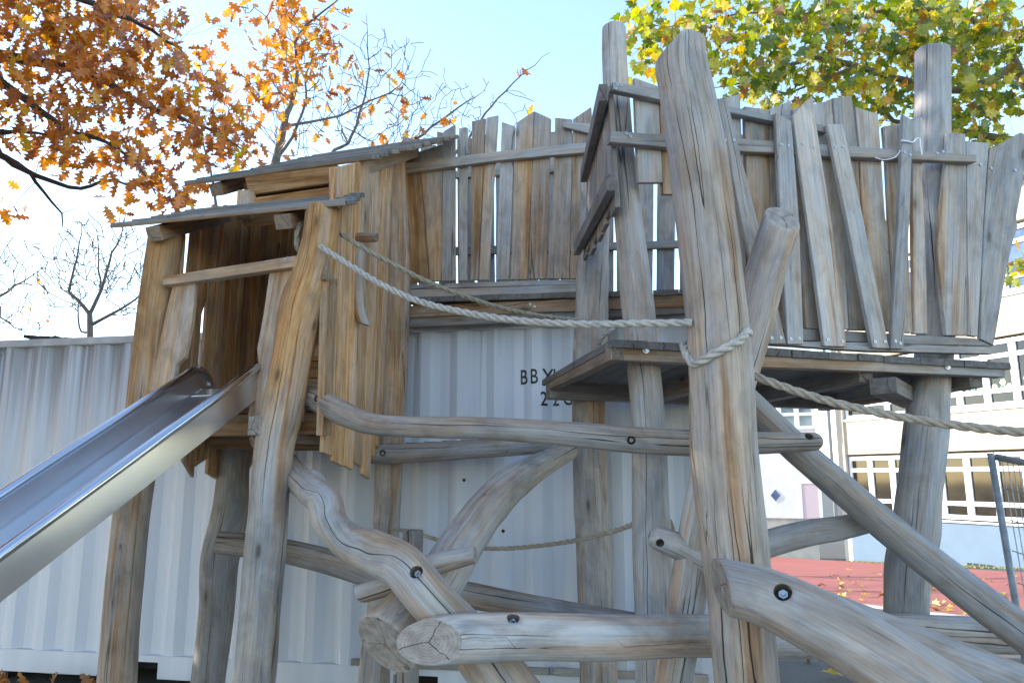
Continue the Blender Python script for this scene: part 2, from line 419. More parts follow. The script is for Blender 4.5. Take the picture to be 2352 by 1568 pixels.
def screw_mesh():
    bm = bmesh.new(); bmesh.ops.create_cone(bm, cap_ends=True, segments=12, radius1=.0085, radius2=.0075, depth=.003)
    r = bmesh.ops.create_cone(bm, cap_ends=True, segments=8, radius1=.0034, radius2=.0034, depth=.004)
    fs = {f for v in r['verts'] for f in v.link_faces}
    for f in fs: f.material_index = 1
    me = bpy.data.meshes.new('screw'); bm.to_mesh(me); bm.free(); me.materials.append(STEEL); me.materials.append(SOCKET); return me
SCREW = screw_mesh()
def screw(parent, pl, x, y, off):
    o = bpy.data.objects.new('screw', SCREW); COL.objects.link(o); o.parent = parent
    o.location = pl.hit(x, y, off) - abs_loc(parent); o.rotation_euler = pl.n.to_track_quat('Z', 'Y').to_euler()

def rope(name, pts, parent, r_m, col, label=None, cat=None, strands=3, lay=.055):
    """laid rope: strands twisted round the centre line"""
    P = []
    for q in pts: P.append(tuple(q[1:4]) if q[0] == 'w' else tuple(W(*q[:3])))
    C = catmull(P, .012); d = np.r_[0, np.cumsum(np.linalg.norm(np.diff(C, axis=0), axis=1))]
    V, F = [], []; sg = 8; n = len(C)
    ref = Vector((.3, .2, 1)).normalized()
    for st in range(strands):
        base = len(V)
        for i in range(n):
            T = Vector(C[min(n - 1, i + 1)] - C[max(0, i - 1)]).normalized(); A = (ref - T * ref.dot(T)).normalized(); B = T.cross(A)
            ph = 2 * math.pi * (st / strands + d[i] / (lay * strands))
            c = Vector(C[i]) + (A * math.cos(ph) + B * math.sin(ph)) * r_m * .5
            for k in range(sg):
                th = 2 * math.pi * k / sg; V.append(c + (A * math.cos(th) + B * math.sin(th)) * r_m * .56)
        for i in range(n - 1):
            for k in range(sg):
                k2 = (k + 1) % sg; F.append((base + i * sg + k, base + i * sg + k2, base + (i + 1) * sg + k2, base + (i + 1) * sg + k))
        F.append(tuple(base + k for k in range(sg))[::-1]); F.append(tuple(base + (n - 1) * sg + k for k in range(sg)))
    org = Vector(C[0]); me = bpy.data.meshes.new(name); me.from_pydata([v - org for v in V], [], F)
    me.polygons.foreach_set('use_smooth', [True] * len(F))
    o = put(name, me, col, org, parent)
    if label: tag(o, label, cat)
    return o
def rope_mat(name, col):
    m = plain(name, col, .9, 0, (45, .22), .4); return m
ROPE_PALE = rope_mat('pale_rope', (.42, .385, .34)); ROPE_GREY = rope_mat('grey_rope', (.30, .26, .19)); ROPE_BROWN = rope_mat('brown_rope', (.34, .285, .22))

def boxes(name, lst, mat, parent=None, loc=(0, 0, 0), frame=None, bev=0):
    """several boxes ((x0,x1),(y0,y1),(z0,z1)) in one part; frame = (origin,u,n): x along u, y along n (outwards), z up"""
    V, F = [], []
    for (x0, x1), (y0, y1), (z0, z1) in lst:
        b = len(V)
        for z in (z0, z1):
            for x, y in ((x0, y0), (x1, y0), (x1, y1), (x0, y1)):
                if frame: p = frame[0] + frame[1] * x + frame[2] * y + Vector((0, 0, z))
                else: p = Vector((x, y, z))
                V.append(p)
        F += [(b, b + 3, b + 2, b + 1), (b + 4, b + 5, b + 6, b + 7), (b, b + 1, b + 5, b + 4), (b + 1, b + 2, b + 6, b + 5), (b + 2, b + 3, b + 7, b + 6), (b + 3, b, b + 4, b + 7)]
    org = sum(V, Vector()) / len(V)
    me = bpy.data.meshes.new(name); me.from_pydata([v - org for v in V], [], F)
    bm = bmesh.new(); bm.from_mesh(me); bmesh.ops.recalc_face_normals(bm, faces=bm.faces)
    if bev: bmesh.ops.bevel(bm, geom=bm.edges[:], offset=bev, segments=1, affect='EDGES')
    bm.to_mesh(me); bm.free()
    return put(name, me, mat, org, parent)

# ================================================================== GROUND
SLOPE = 0.066
def gz(y): return -SLOPE * min(max(0, y - 7), 23)
def G(x, y):
    d = ray(x, y); t = 6.0
    for _ in range(60): p = O + d * t; t = (gz(p.y) - EYE) / d.z if abs(d.z) > 1e-6 else t
    lo, hi = .5, 200.0
    for _ in range(60):
        m = (lo + hi) / 2; p = O + d * m
        if p.z > gz(p.y): lo = m
        else: hi = m
    return O + d * lo
def sheet(name, ys, xs, dz, mat):
    V = [(x, y, gz(y) + dz) for y in ys for x in xs]; nx = len(xs)
    F = [(i * nx + j, i * nx + j + 1, (i + 1) * nx + j + 1, (i + 1) * nx + j) for i in range(len(ys) - 1) for j in range(nx - 1)]
    me = bpy.data.meshes.new(name); me.from_pydata(V, [], F); o = put(name, me, mat, (0, 0, 0)); o['kind'] = 'structure'; return o
def speckle(name, a, b, sc, rough=.9, bump=.3):
    m, n, l, p = newmat(name); ge = n.new('ShaderNodeNewGeometry')
    t = N(n, 'ShaderNodeTexNoise'); t.inputs['Scale'].default_value = sc; t.inputs['Detail'].default_value = 6; t.inputs['Roughness'].default_value = .7; l.new(ge.outputs['Position'], t.inputs['Vector'])
    t2 = N(n, 'ShaderNodeTexNoise'); t2.inputs['Scale'].default_value = .7; t2.inputs['Detail'].default_value = 4; l.new(ge.outputs['Position'], t2.inputs['Vector'])
    r = ramp(n, [(.35, a), (.65, b)]); f = math_(n, l, 'ADD', math_(n, l, 'MULTIPLY', t.outputs['Fac'], .65), math_(n, l, 'MULTIPLY', t2.outputs['Fac'], .35)); l.new(f, r.inputs[0])
    l.new(r.outputs[0], p.inputs['Base Color']); p.inputs['Roughness'].default_value = rough
    bp = n.new('ShaderNodeBump'); bp.inputs['Strength'].default_value = bump; bp.inputs['Distance'].default_value = .02; l.new(t.outputs['Fac'], bp.inputs['Height']); l.new(bp.outputs[0], p.inputs['Normal'])
    return m
ASPH = speckle('asphalt', (.075, .07, .06), (.135, .127, .11), 60)
GRASSM = speckle('turf', (.20, .19, .07), (.34, .31, .13), 25)
REDM = speckle('red_sports_rubber', (.28, .08, .064), (.37, .115, .093), 40, .85, .15)
KERBM = speckle('concrete_kerb', (.30, .29, .27), (.42, .40, .37), 30)
xs = [-600, -60, -20, 0, 20, 60, 600]
sheet('ground', [-300, -20, 0, 3, 7, 30, 60, 200, 1500], xs, 0, ASPH)
SANDM = speckle('play_sand', (.34, .305, .255), (.46, .42, .36), 45, .95, .5)
sb_ = bpy.data.meshes.new('sand_bed'); sb_.from_pydata([(-8, -4, .004), (3.2, -4, .004), (3.2, 5.6, .004), (-8, 6.2, .004)], [], [(0, 1, 2, 3)]); put('sand_bed', sb_, SANDM, (0, 0, 0))['kind'] = 'structure'
k0, k1 = G(1560, 1341), G(2900, 1499); f0, f1 = G(1560, 1264), G(2900, 1350)
def slab(name, ps, dz, mat, h=0):
    ps = [Vector((p.x, p.y, gz(p.y) + dz)) for p in ps]; me = bpy.data.meshes.new(name)
    if h:
        V = ps + [p + Vector((0, 0, h)) for p in ps]; k = len(ps)
        F = [tuple(range(k, 2 * k))] + [(i, (i + 1) % k, k + (i + 1) % k, k + i) for i in range(k)]
    else: V = ps; F = [tuple(range(len(ps)))]
    me.from_pydata(V, [], F); bm = bmesh.new(); bm.from_mesh(me); bmesh.ops.recalc_face_normals(bm, faces=bm.faces); bm.to_mesh(me); bm.free()
    o = put(name, me, mat, (0, 0, 0)); o['kind'] = 'structure'; return o
slab('sports_surface', [k0, k1, f1, f0], .004, REDM)
kd = (k1 - k0).normalized(); kn_ = Vector((-kd.y, kd.x, 0))
if kn_.y > 0: kn_ = -kn_
nk = 14
for i in range(nk):
    a = k0.lerp(k1, i / nk) ; b = k0.lerp(k1, (i + 1) / nk) - kd * .012
    slab('kerb_stone', [a, b, b + kn_ * .10, a + kn_ * .10], -.02, KERBM, .05 + random.uniform(0, .006))

# ================================================================== CONTAINER
CU = Vector((1.996, -.387, 0)).normalized(); CN = Vector((CU.y, -CU.x, 0)); CN = -CN if CN.y > 0 else CN
C0 = Vector((-.778, 5.655, 0)) ; s_end = (1.50 - C0.x) / CU.x; C0 = C0 + CU * (s_end - 6.06)     # left end, front face line
CZ0, CZ1 = .095, 2.686
CPL = Plane(C0, CU)
cont = thing('shipping_container', (C0.x, C0.y, 0), 'white corrugated steel shipping container standing behind the wooden climbing frame', 'container')
PER = .278
def corr(s):                                   # depth of the corrugation behind the outer face
    t = (s + .05) % PER
    if t < .072: return 0.0
    if t < .140: return .043 * (t - .072) / .068
    if t < .210: return .043
    return .043 * (1 - (t - .210) / .068)
brk = []
s = .12
while s < 5.95:
    brk.append(s); s += .002
pts = []
for k in range(-1, 24):
    for t in (0, .072, .140, .210): 
        v = k * PER + t - .05
        if .1 < v < 5.96: pts.append(v)
pts = [.1] + pts + [5.96]
def cpt(s, o, z): return C0 + CU * s + CN * o + Vector((0, 0, z))
V = []; F = []
for z in (CZ0 + .15, CZ1 - .055):
    for s in pts: V.append(cpt(s, -.012 - corr(s), z))
k = len(pts); F = [(i, i + 1, k + i + 1, k + i) for i in range(k - 1)]
me = bpy.data.meshes.new('corrugated_wall'); me.from_pydata([v - C0 for v in V], [], F); put('corrugated_wall', me, CPAINT, C0, cont)
fr = (C0, CU, CN)
boxes('top_rail', [((0.0, 6.06), (-.06, .004), (CZ1 - .06, CZ1))], CDIRT, cont, frame=fr, bev=.004)
def s_of(x, y): return (CPL.hit(x, y) - C0).dot(CU)
pk = [(s_of(262, 1540), s_of(362, 1540)), (s_of(903, 1560), s_of(1006, 1560))]
segs = []; cur = 0.0
for a, b in pk:
    segs += [((cur, a), (-.05, .003), (CZ0, CZ0 + .16))]; segs += [((a, b), (-.05, .003), (CZ0 + .115, CZ0 + .16))]; cur = b
segs.append(((cur, 6.06), (-.05, .003), (CZ0, CZ0 + .16)))
boxes('bottom_rail', segs, CPAINT, cont, frame=fr)
for a, b in pk: boxes('fork_pocket', [((a, b), (-.30, -.28), (CZ0, CZ0 + .115)), ((a, b), (-.28, -.051), (CZ0 + .112, CZ0 + .114)), ((a - .004, a), (-.28, -.05), (CZ0, CZ0 + .112)), ((b, b + .004), (-.28, -.05), (CZ0, CZ0 + .112))], INSIDE, cont, frame=fr)
for a in (0.0, 5.92): boxes('corner_post', [((a, a + .14), (-.14, .006), (CZ0 + .118, CZ1 - .118))], CPAINT, cont, frame=fr, bev=.006)
for a in (-.003, 5.905):
    for z in (CZ0, CZ1 - .118): boxes('corner_casting', [((a, a + .162), (-.16, .009), (z, z + .118))], CPAINT, cont, frame=fr, bev=.008)
boxes('roof', [((.01, 6.05), (-2.40, -.061), (CZ1 - .05, CZ1 - .02))], CPAINT, cont, frame=fr)
boxes('end_wall', [((5.98, 6.055), (-2.3, -.141), (CZ0, CZ1 - .06))], CPAINT, cont, frame=fr)
boxes('end_wall', [((.005, .08), (-2.3, -.141), (CZ0, CZ1 - .06))], CPAINT, cont, frame=fr)
boxes('rear_wall', [((.09, 5.97), (-2.40, -2.36), (CZ0, CZ1 - .06))], CPAINT, cont, frame=fr)
boxes('floor', [((.09, 5.97), (-2.3, -.06), (CZ0 + .12, CZ0 + .15))], INSIDE, cont, frame=fr)
for a in (.2, 2.9, 5.6): boxes('sleeper', [((a, a + .25), (-2.2, -.15), (0, CZ0 - .002))], INSIDE, cont, frame=fr)
# stencilled letters laid into the corrugation
def lettering(txt, x, ytop, ybot, pitch_px):
    a = CPL.hit(x, ytop); b = CPL.hit(x, ybot); hgt = a.z - b.z; s0 = (a - C0).dot(CU)
    for i, ch in enumerate(txt):
        cu = bpy.data.curves.new('glyph', 'FONT'); cu.body = ch; cu.size = 1; cu.resolution_u = 3; cu.offset = .012
        tob = bpy.data.objects.new('glyph', cu); COL.objects.link(tob)
        dg = bpy.context.evaluated_depsgraph_get(); tm = bpy.data.meshes.new_from_object(tob.evaluated_get(dg)); bpy.data.objects.remove(tob)
        bm = bmesh.new(); bm.from_mesh(tm); zs = [v.co.y for v in bm.verts]; x0 = min(v.co.x for v in bm.verts); x1 = max(v.co.x for v in bm.verts)
        sc = hgt / (max(zs) - min(zs)); sx_ = sc * .72; zb = min(zs)
        sL = s0 + i * pitch_px
        for v in bm.verts: v.co = Vector((sL + (v.co.x - x0) * sx_, (v.co.y - zb) * sc + b.z, 0))
        for q in pts:
            if sL - .01 < q < sL + .12: bmesh.ops.bisect_plane(bm, geom=bm.verts[:] + bm.edges[:] + bm.faces[:], plane_co=(q, 0, 0), plane_no=(1, 0, 0))
        for v in bm.verts: v.co = cpt(v.co.x, -.012 - corr(v.co.x) + .002, v.co.y) - C0
        me = bpy.data.meshes.new('stencil_letter'); bm.to_mesh(me); bm.free(); put('stencil_letter', me, BLACKP, C0, cont)
p1 = (CPL.hit(1226, 865) - CPL.hit(1194, 865)).length
lettering('BBXU', 1193, 847, 881, p1 * .79)
lettering('22G1', 1241, 898, 931, p1 * .79)
for x, y in ((1155, 1219), (1065, 1102)): 
    bm = bmesh.new(); bmesh.ops.create_cone(bm, cap_ends=True, segments=10, radius1=.012, radius2=.012, depth=.012)
    me = bpy.data.meshes.new('rivet'); bm.to_mesh(me); bm.free(); sv = s_of(x, y); b = put('rivet', me, INSIDE, cpt(sv, -.012 - corr(sv), CPL.hit(x, y).z), cont); b.rotation_euler = CN.to_track_quat('Z', 'Y').to_euler()
# loose weathered battens on the container's lower rail and roof
def loose(name, s0, s1, o0, z0, z1, label, warm=.15):
    return poly_board(name, [cpt(s0, o0, z1), cpt(s1, o0, z1), cpt(s1, o0, z0), cpt(s0, o0, z0)], CN, .03, None, warm=warm, tone=.9, label=label, cat='board')
loose('wooden_board', s_of(808, 1512), s_of(1262, 1512), .020, CZ0 + .162, CZ0 + .205, 'weathered grey batten lying on the lower rail of the container behind the crossed logs')
loose('wooden_board', s_of(1268, 1520), s_of(1625, 1520), .026, CZ0 + .162, CZ0 + .21, 'grey batten on the lower rail of the container to the right of the crossed logs')
roofp = thing('roofing_felt', cpt(1.0, -.5, CZ1), 'dark scrap of roofing felt lying on the container roof at the left', 'roofing felt')
FELT = plain('roofing_felt', (.055, .052, .055), .95, 0, (12, .4), .4)
def felt():
    V = []; F = []; n = 16
    for i in range(n + 1):
        sx = s_of(32, 775) + (s_of(160, 775) - s_of(32, 775)) * i / n
        for j in range(7): 
            V.append(cpt(sx, -.10 - j * .12, CZ1 + .012 + .055 * (1 - i / n) + .02 * mnoise.noise(Vector((i * .6, j * .7, 1)))))
    for i in range(n):
        for j in range(6): a = i * 7 + j; F.append((a, a + 7, a + 8, a + 1))
    me = bpy.data.meshes.new('felt_sheet'); o = Vector(roofp.location); me.from_pydata([v - o for v in V], [], F)
    ob = put('felt_sheet', me, FELT, o, roofp); md = ob.modifiers.new('s', 'SOLIDIFY'); md.thickness = .03
felt()

# ================================================================== SCHOOL
A0 = Vector((12.4, 28.8, -1.45)); AU = Vector((.41, -.912, 0)).normalized(); AN = Vector((-.912, -.41, 0)).normalized()
WHITE = plain('white_render', (.74, .73, .70), .85, 0, (2.5, .05)); CREAM = plain('beige_render', (.50, .42, .31), .85, 0, (2, .06))
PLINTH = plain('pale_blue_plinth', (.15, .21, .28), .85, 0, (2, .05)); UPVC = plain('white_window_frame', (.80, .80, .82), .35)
CONC = plain('grey_concrete', (.42, .40, .35), .9, 0, (3, .12)); PINK = plain('pale_pink_door', (.62, .50, .52), .6)
PIPE = plain('grey_downpipe', (.20, .21, .21), .5)
def glass(name, col, blind=None):
    m, n, l, p = newmat(name); p.inputs['Base Color'].default_value = (*col, 1); p.inputs['Roughness'].default_value = .06; p.inputs['Specular IOR Level'].default_value = .6
    ge = n.new('ShaderNodeNewGeometry'); t = N(n, 'ShaderNodeTexNoise'); t.inputs['Scale'].default_value = 1.3; t.inputs['Detail'].default_value = 3; l.new(ge.outputs['Position'], t.inputs['Vector'])
    r = ramp(n, [(.35, tuple(v * .5 for v in col)), (.7, tuple(v * 1.5 for v in col))]); l.new(t.outputs['Fac'], r.inputs[0]); l.new(r.outputs[0], p.inputs['Base Color'])
    return m
GLASS = glass('window_glass', (.024, .018, .010)); GLASSB = glass('blue_blind_glass', (.10, .15, .24)); GLASSW = glass('painted_reflection_glass', (.16, .20, .22))  # GLASSW: bright reflection on the wing panes painted into the base colour
LA = 9.2; ROWS = [(1.72, 3.78), (5.15, 7.20), (8.55, 10.6)]
school = thing('school_building', A0, 'three storey school with beige bands and pale blue plinth across the red playground', 'building')
fa = (A0, AU, AN)
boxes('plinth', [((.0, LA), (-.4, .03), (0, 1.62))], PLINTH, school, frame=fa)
boxes('window_sill', [((.0, LA), (.03, .10), (1.62, 1.68))], UPVC, school, frame=fa)
for z0, z1 in ((3.86, 5.07), (7.28, 8.47), (10.7, 11.9)): boxes('spandrel', [((0, LA), (-.4, .0), (z0, z1))], CREAM, school, frame=fa)
boxes('roof', [((-.3, LA), (-9, .35), (11.9, 12.15))], PIPE, school, frame=fa)
boxes('wall', [((-.35, 0), (-.4, .03), (0, 11.9))], plain('cream_pier', (.66, .58, .46), .85, 0, (2, .05)), school, frame=fa)
boxes('rear_wall', [((-.35, LA), (-9, -.5), (0, 11.89))], CREAM, school, frame=fa)
WU = .92
nW = int(LA / WU)
gi = 0
for ri, (z0, z1) in enumerate(ROWS):
    hh = z1 - z0; zz = [z0, z0 + hh * .24, z0 + hh * .76, z1]
    for i in range(nW):
        s0 = .06 + i * WU; s1 = s0 + WU - .02
        f = .10; bars = [((s0, s0 + f), (-.16, -.06), (z0, z1)), ((s1 - f, s1), (-.16, -.06), (z0, z1))]
        bars += [((s0 + f, s1 - f), (-.16, -.065), (z - .07, z + .07)) for z in (z0 + .07, zz[1], zz[2], z1 - .07)]
        wf = boxes('window', bars, UPVC, school, frame=fa)
        for a, b in zip(zz[:-1], zz[1:]):
            g = GLASSB if (ri == 2) else GLASS
            boxes('pane', [((s0 + f, s1 - f), (-.15, -.12), (a + .05, b - .05))], g, wf, frame=fa)
    boxes('sill', [((0, LA), (-.4, .05), (z0 - .08, z0 - .0))], UPVC, school, frame=fa) if ri else None
for a in (2.9, 4.4, 5.9): 
    boxes('basement_window', [((a, a + .9), (.02, .04), (.10, .42))], plain('cellar_glass', (.03, .05, .045), .3), school, frame=fa)
    boxes('bar', [((a + q, a + q + .03), (.041, .055), (.10, .42)) for q in (.0, .2, .42, .64, .87)], PIPE, school, frame=fa)
# paper flowers stuck behind the first-floor panes
PAL = [plain('paper_flower_white', (.75, .72, .55), .8), plain('paper_flower_yellow', (.80, .55, .12), .8), plain('paper_leaf_green', (.25, .50, .32), .8)]
def flower(s, z, r):
    V, F, M = [], [], []
    def disc(cs, cz, rad, k, mi, o):
        b = len(V)
        for i in range(k): V.append(A0 + AU * (cs + rad * math.cos(2 * math.pi * i / k)) + AN * o + Vector((0, 0, cz + rad * math.sin(2 * math.pi * i / k))))
        F.append(tuple(range(b, b + k))); M.append(mi)
    for q in range(6): disc(s + r * .62 * math.cos(q * 1.047), z + r * .62 * math.sin(q * 1.047), r * .42, 7, 0, -.117)
    disc(s, z, r * .4, 8, 1, -.114); disc(s - r * .5, z - r * 1.5, r * .4, 6, 2, -.117); disc(s + r * .5, z - r * 1.4, r * .4, 6, 2, -.117)
    me = bpy.data.meshes.new('paper_flower'); org = V[0].copy(); me.from_pydata([v - org for v in V], [], F)
    for m in PAL: me.materials.append(m)
    me.polygons.foreach_set('material_index', M); put('paper_flower', me, [], org, school)
for i in range(nW):
    s0 = .06 + i * WU + .46
    for q in range(3): flower(s0 + (q - 1) * .22 + random.uniform(-.03, .03), 6.3 + random.uniform(-.12, .2) - .55, random.uniform(.07, .10))
# left wing
BU = Vector((-.955, .30, 0)).normalized(); BN = Vector((-BU.y, BU.x, 0)); BN = -BN if BN.y > 0 else BN
B0 = A0 + BU * .25 + Vector((0, 0, 0)); fb = (B0, BU, BN)
BPL = Plane(B0, BU)
def bs(x, y): p = BPL.hit(x, y); return ((p - B0).dot(BU), p.z - B0.z)
wing = thing('school_wing', B0, 'white rendered school wing with pink door and diamond window beside the school', 'building')
boxes('base_wall', [((.9, 14), (-.3, .02), (0, bs(1850, 1190)[1]))], CONC, wing, frame=fb)
zb = bs(1850, 1190)[1]
boxes('wall', [((.75, 14), (-.3, .05), (zb, 9.4))], WHITE, wing, frame=fb)
boxes('roof', [((.3, 14), (-6, .4), (9.4, 9.6))], PIPE, wing, frame=fb)
sp = bs(1913, 1100)[0]
boxes('downpipe', [((sp - .06, sp + .06), (.06, .16), (zb, 9.3))], PIPE, wing, frame=fb, bev=.02)
a, z = bs(1840, 1110); b, z2 = bs(1884, 1190)
boxes('door', [((b, a), (.052, .075), (z2, z))], PINK, wing, frame=fb); boxes('door_frame', [((b - .1, b), (.051, .09), (z2, z + .1)), ((a, a + .1), (.051, .09), (z2, z + .1)), ((b, a), (.051, .09), (z, z + .1))], UPVC, wing, frame=fb)
c, zc = bs(1781, 1137)
for nm, r_, o_, mt in (('window_frame', .29, .06, UPVC), ('diamond_window', .22, .075, GLASSB)):
    V = [B0 + BU * (c + dx * r_ * .8) + BN * o_ + Vector((0, 0, zc + dz * r_)) for dx, dz in ((0, 1), (1, 0), (0, -1), (-1, 0))]
    poly = bpy.data.meshes.new(nm); poly.from_pydata([v - V[0] for v in V], [], [(0, 1, 2, 3)]); ob = put(nm, poly, mt, V[0], wing); md = ob.modifiers.new('s', 'SOLIDIFY'); md.thickness = .03
a, zt = bs(1745, 885); b, zl = bs(1872, 985)
nx = 3
for i in range(nx):
    s0 = b + (a - b) * i / nx; s1 = b + (a - b) * (i + 1) / nx
    wf = boxes('window', [((s0, s0 + .09), (.052, .10), (zl, zt)), ((s1 - .09, s1), (.052, .10), (zl, zt))] + [((s0 + .09, s1 - .09), (.052, .10), (q - .06, q + .06)) for q in (zl + .06, zl + (zt - zl) * .33, zt - .06)], UPVC, wing, frame=fb)
    for q0, q1 in ((zl + .12, zl + (zt - zl) * .33 - .06), (zl + (zt - zl) * .33 + .06, zt - .12)): boxes('pane', [((s0 + .09, s1 - .09), (.055, .07), (q0, q1))], GLASSW, wf, frame=fb)

# ================================================================== PLAY STRUCTURE: RAISED PLATFORM
FP = Plane((.468, 3.55, 0), (2.282, .675))                       # front face line of the platform
BP = Plane((-.77, 5.52, 0), (1, -.2))                            # near side of the walkway
def xy(zx, zy, x0, y0, k): return (x0 + zx * k, y0 + zy * k)
c4 = lambda x, y: xy(x, y, 1607, 196, .235)
c5 = lambda x, y: xy(x, y, 1607, 509.6, .235)
r5 = lambda x, y: xy(x, y, 1999, 274.4, .45)

plat = thing('climbing_platform', (1.4, 4.3, 0), 'raised grey timber platform with a crooked plank fence on round posts', 'play platform')
deckz = FP.hit(1405, 783, .03).z
# posts of the platform
log('post', [(1410, 55, 3.76, 26), (1412, 150, 3.76, 29), (1420, 300, 3.76, 31), (1440, 470, 3.76, 33), (1462, 680, 3.76, 36), (1480, 860, 3.76, 38), (1492, 1050, 3.76, 41), (1500, 1300, 3.76, 45), (1508, 1568, 3.76, 48), (1516, 1800, 3.76, 50)], plat, warm=.10, tone=1.0, dome0=.5, cracks=(.3,))
log('post', [(1367, 440, 5.1, 33), (1362, 600, 5.1, 36), (1357, 780, 5.1, 39), (1352, 960, 5.1, 38), (1358, 1150, 5.1, 40), (1370, 1400, 5.1, 42), (1376, 1568, 5.1, 43), (1380, 1690, 5.1, 44)], plat, warm=lambda v: .45 if 1.75 < v.z < 2.2 else .2, tone=.98, cracks=(-.4,))
log('post', [(2141, 118, 4.30, 37), (2141, 250, 4.30, 38), (2140, 380, 4.30, 40), (2143, 480, 4.30, 33), (2147, 600, 4.30, 33), (2150, 740, 4.30, 40), (2138, 880, 4.30, 42), (2128, 980, 4.30, 48), (2112, 1130, 4.30, 48), (2103, 1225, 4.30, 52), (2085, 1310, 4.30, 50), (2080, 1420, 4.30, 48), (2072, 1640, 4.30, 50)], plat, warm=.03, tone=.88, cracks=(.12,), lump=.04)
# half-lapped splice on the tall front post
# beams and boards
board('edge_beam', FP, [(1404, 783), (1590, 790), (1745, 796), (2311, 836), (2309, 866), (1745, 842), (1590, 834), (1404, 826)], .03, .07, plat, warm=.42, tone=.92)
fl = FP.hit(1404, 783, .03); rl = WZ(1258, 868, deckz); dv = (rl - fl).normalized()
hh = FP.hit(1404, 783).z - FP.hit(1404, 826).z
poly_board('edge_beam', [fl + FP.n * .0, rl, rl - Vector((0, 0, hh * .85)), fl - Vector((0, 0, hh))], Vector((-dv.y, dv.x, 0)) if -dv.y < 0 or True else dv, .06, plat, warm=.55, tone=.66)
rr = fl + (FP.hit(2311, 836, .03) - fl)
for t in (.33, .62, .93):
    a = fl.lerp(rr, t) - FP.n * .05 - Vector((0, 0, .07)); beam('joist', a, a + dv * 1.5, .08, .12, plat, warm=.3, tone=.55)
beam('rear_beam', rl - Vector((0, 0, .07)), rl - Vector((0, 0, .07)) + (rr - fl) * .98, .08, .13, plat, warm=.3, tone=.5)
# deck boards run from the front edge to the back, end grain to the front
edge = [(1403, 0), (1486, 0), (1584, 0), (1645, 0), (1700, 0), (1745, 0), (1816, 0), (1900, 0), (1966, 0), (2028, 0), (2078, 0), (2140, 0), (2207, 0), (2262, 0), (2317, 0)]
dfu = (rr - fl) / (2311 - 1404)
for i in range(len(edge) - 1):
    s0 = (FP.hit(edge[i][0], 775, .045) - fl).dot(FP.u); s1 = (FP.hit(edge[i + 1][0], 790, .045) - fl).dot(FP.u) - .004
    zt = deckz + .004 + (fl.z - fl.z) + random.uniform(0, .004) + (FP.hit(2311, 836, .03).z - fl.z) * s0 / (rr - fl).dot(FP.u)
    a = fl + FP.u * s0 + FP.n * (.018 + random.uniform(-.006, .01)); b = fl + FP.u * s1 + FP.n * (.018 + random.uniform(-.006, .01)); a.z = b.z = zt
    L = 1.52 + random.uniform(-.02, .02)
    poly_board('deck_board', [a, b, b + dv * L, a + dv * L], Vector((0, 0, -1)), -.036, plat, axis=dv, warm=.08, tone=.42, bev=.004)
# protruding joist end at the right post
a = W(2028, 886, 3.92); beam('joist', a, a + Vector((.62, .86, 0)) * .9, .13, .085, plat, warm=.2, tone=.62)
# fence: rails
board('fence_rail', FP, [(1408, 188), (1513, 203), (1680, 245), (1901, 289), (1901, 305), (1680, 259), (1513, 228), (1408, 206)], .045, .045, plat, warm=.12, tone=.85)
board('fence_rail', FP, [(1404, 301), (1530, 308), (1695, 318), (1950, 335), (2242, 355), (2243, 372), (1950, 360), (1695, 347), (1530, 338), (1401, 326)], .045, .045, plat, warm=.10, tone=.85)
# fence: boards behind the rails
PB = [
 [(1457, 178), (1512, 198), (1523, 419), (1467, 419)], [(1514, 205), (1546, 214), (1556, 446), (1523, 446)],
 [(1669, 224), (1700, 216), (1719, 760), (1676, 760)], [(1710, 244), (1767, 252), (1771, 755), (1722, 752)], [(1769, 250), (1817, 231), (1822, 500), (1806, 757), (1772, 757)],
 [(1822, 250), (1866, 240), (1888, 756), (1851, 753)], [(1868, 239), (1911, 230), (1936, 510), (1950, 756), (1890, 756)], [(1913, 225), (1957, 221), (1970, 335), (1992, 758), (1952, 757)],
 [(1965, 245), (2017, 262), (2023, 337), (2034, 501), (2040, 520), (2052, 760), (1994, 760), (1974, 335)],
 [(2030, 290), (2071, 283), (2084, 500), (2097, 764), (2056, 762), (2037, 370)], [(2096, 277), (2119, 268), (2123, 337), (2118, 408), (2122, 470), (2125, 530), (2131, 766), (2100, 766)],
 [(2178, 305), (2218, 307), (2220, 382), (2223, 770), (2174, 770), (2166, 702), (2154, 567), (2164, 470), (2172, 382)],
 [(2220, 324), (2272, 328), (2260, 499), (2246, 773), (2225, 770), (2221, 420)],
 [(2274, 344), (2345, 304), (2364, 312), (2350, 420), (2335, 497), (2338, 522), (2330, 545), (2314, 612), (2291, 747), (2283, 793), (2253, 778), (2258, 589), (2269, 409)]]
PW = [.15, .45, .1, .5, .4, .3, .3, .3, .5, .35, .4, .35, .12, .02]
zf = FP.hit(1700, 345).z
for q, w in zip(PB, PW): board('fence_board', FP, q, -.003 - random.uniform(0, .006), .028, plat, warm=(lambda v, w=w: w * .3 if v.z > zf + .02 else min(1, w * 1.1 + .22) * (1 if v.z > zf - .6 else .75)) if w > .05 else w, tone=.9 if w > .05 else .72)
# toe boards at the foot of the fence
board('toe_board', FP, [(1740, 753), (1852, 755), (2078, 768), (2240, 776), (2281, 795), (1740, 779)], .008, .03, plat, warm=.05, tone=.62)
board('toe_board', FP, [(1740, 780), (2280, 796), (2284, 812), (2000, 806), (1740, 789)], .05, .05, plat, warm=.12, tone=.75)
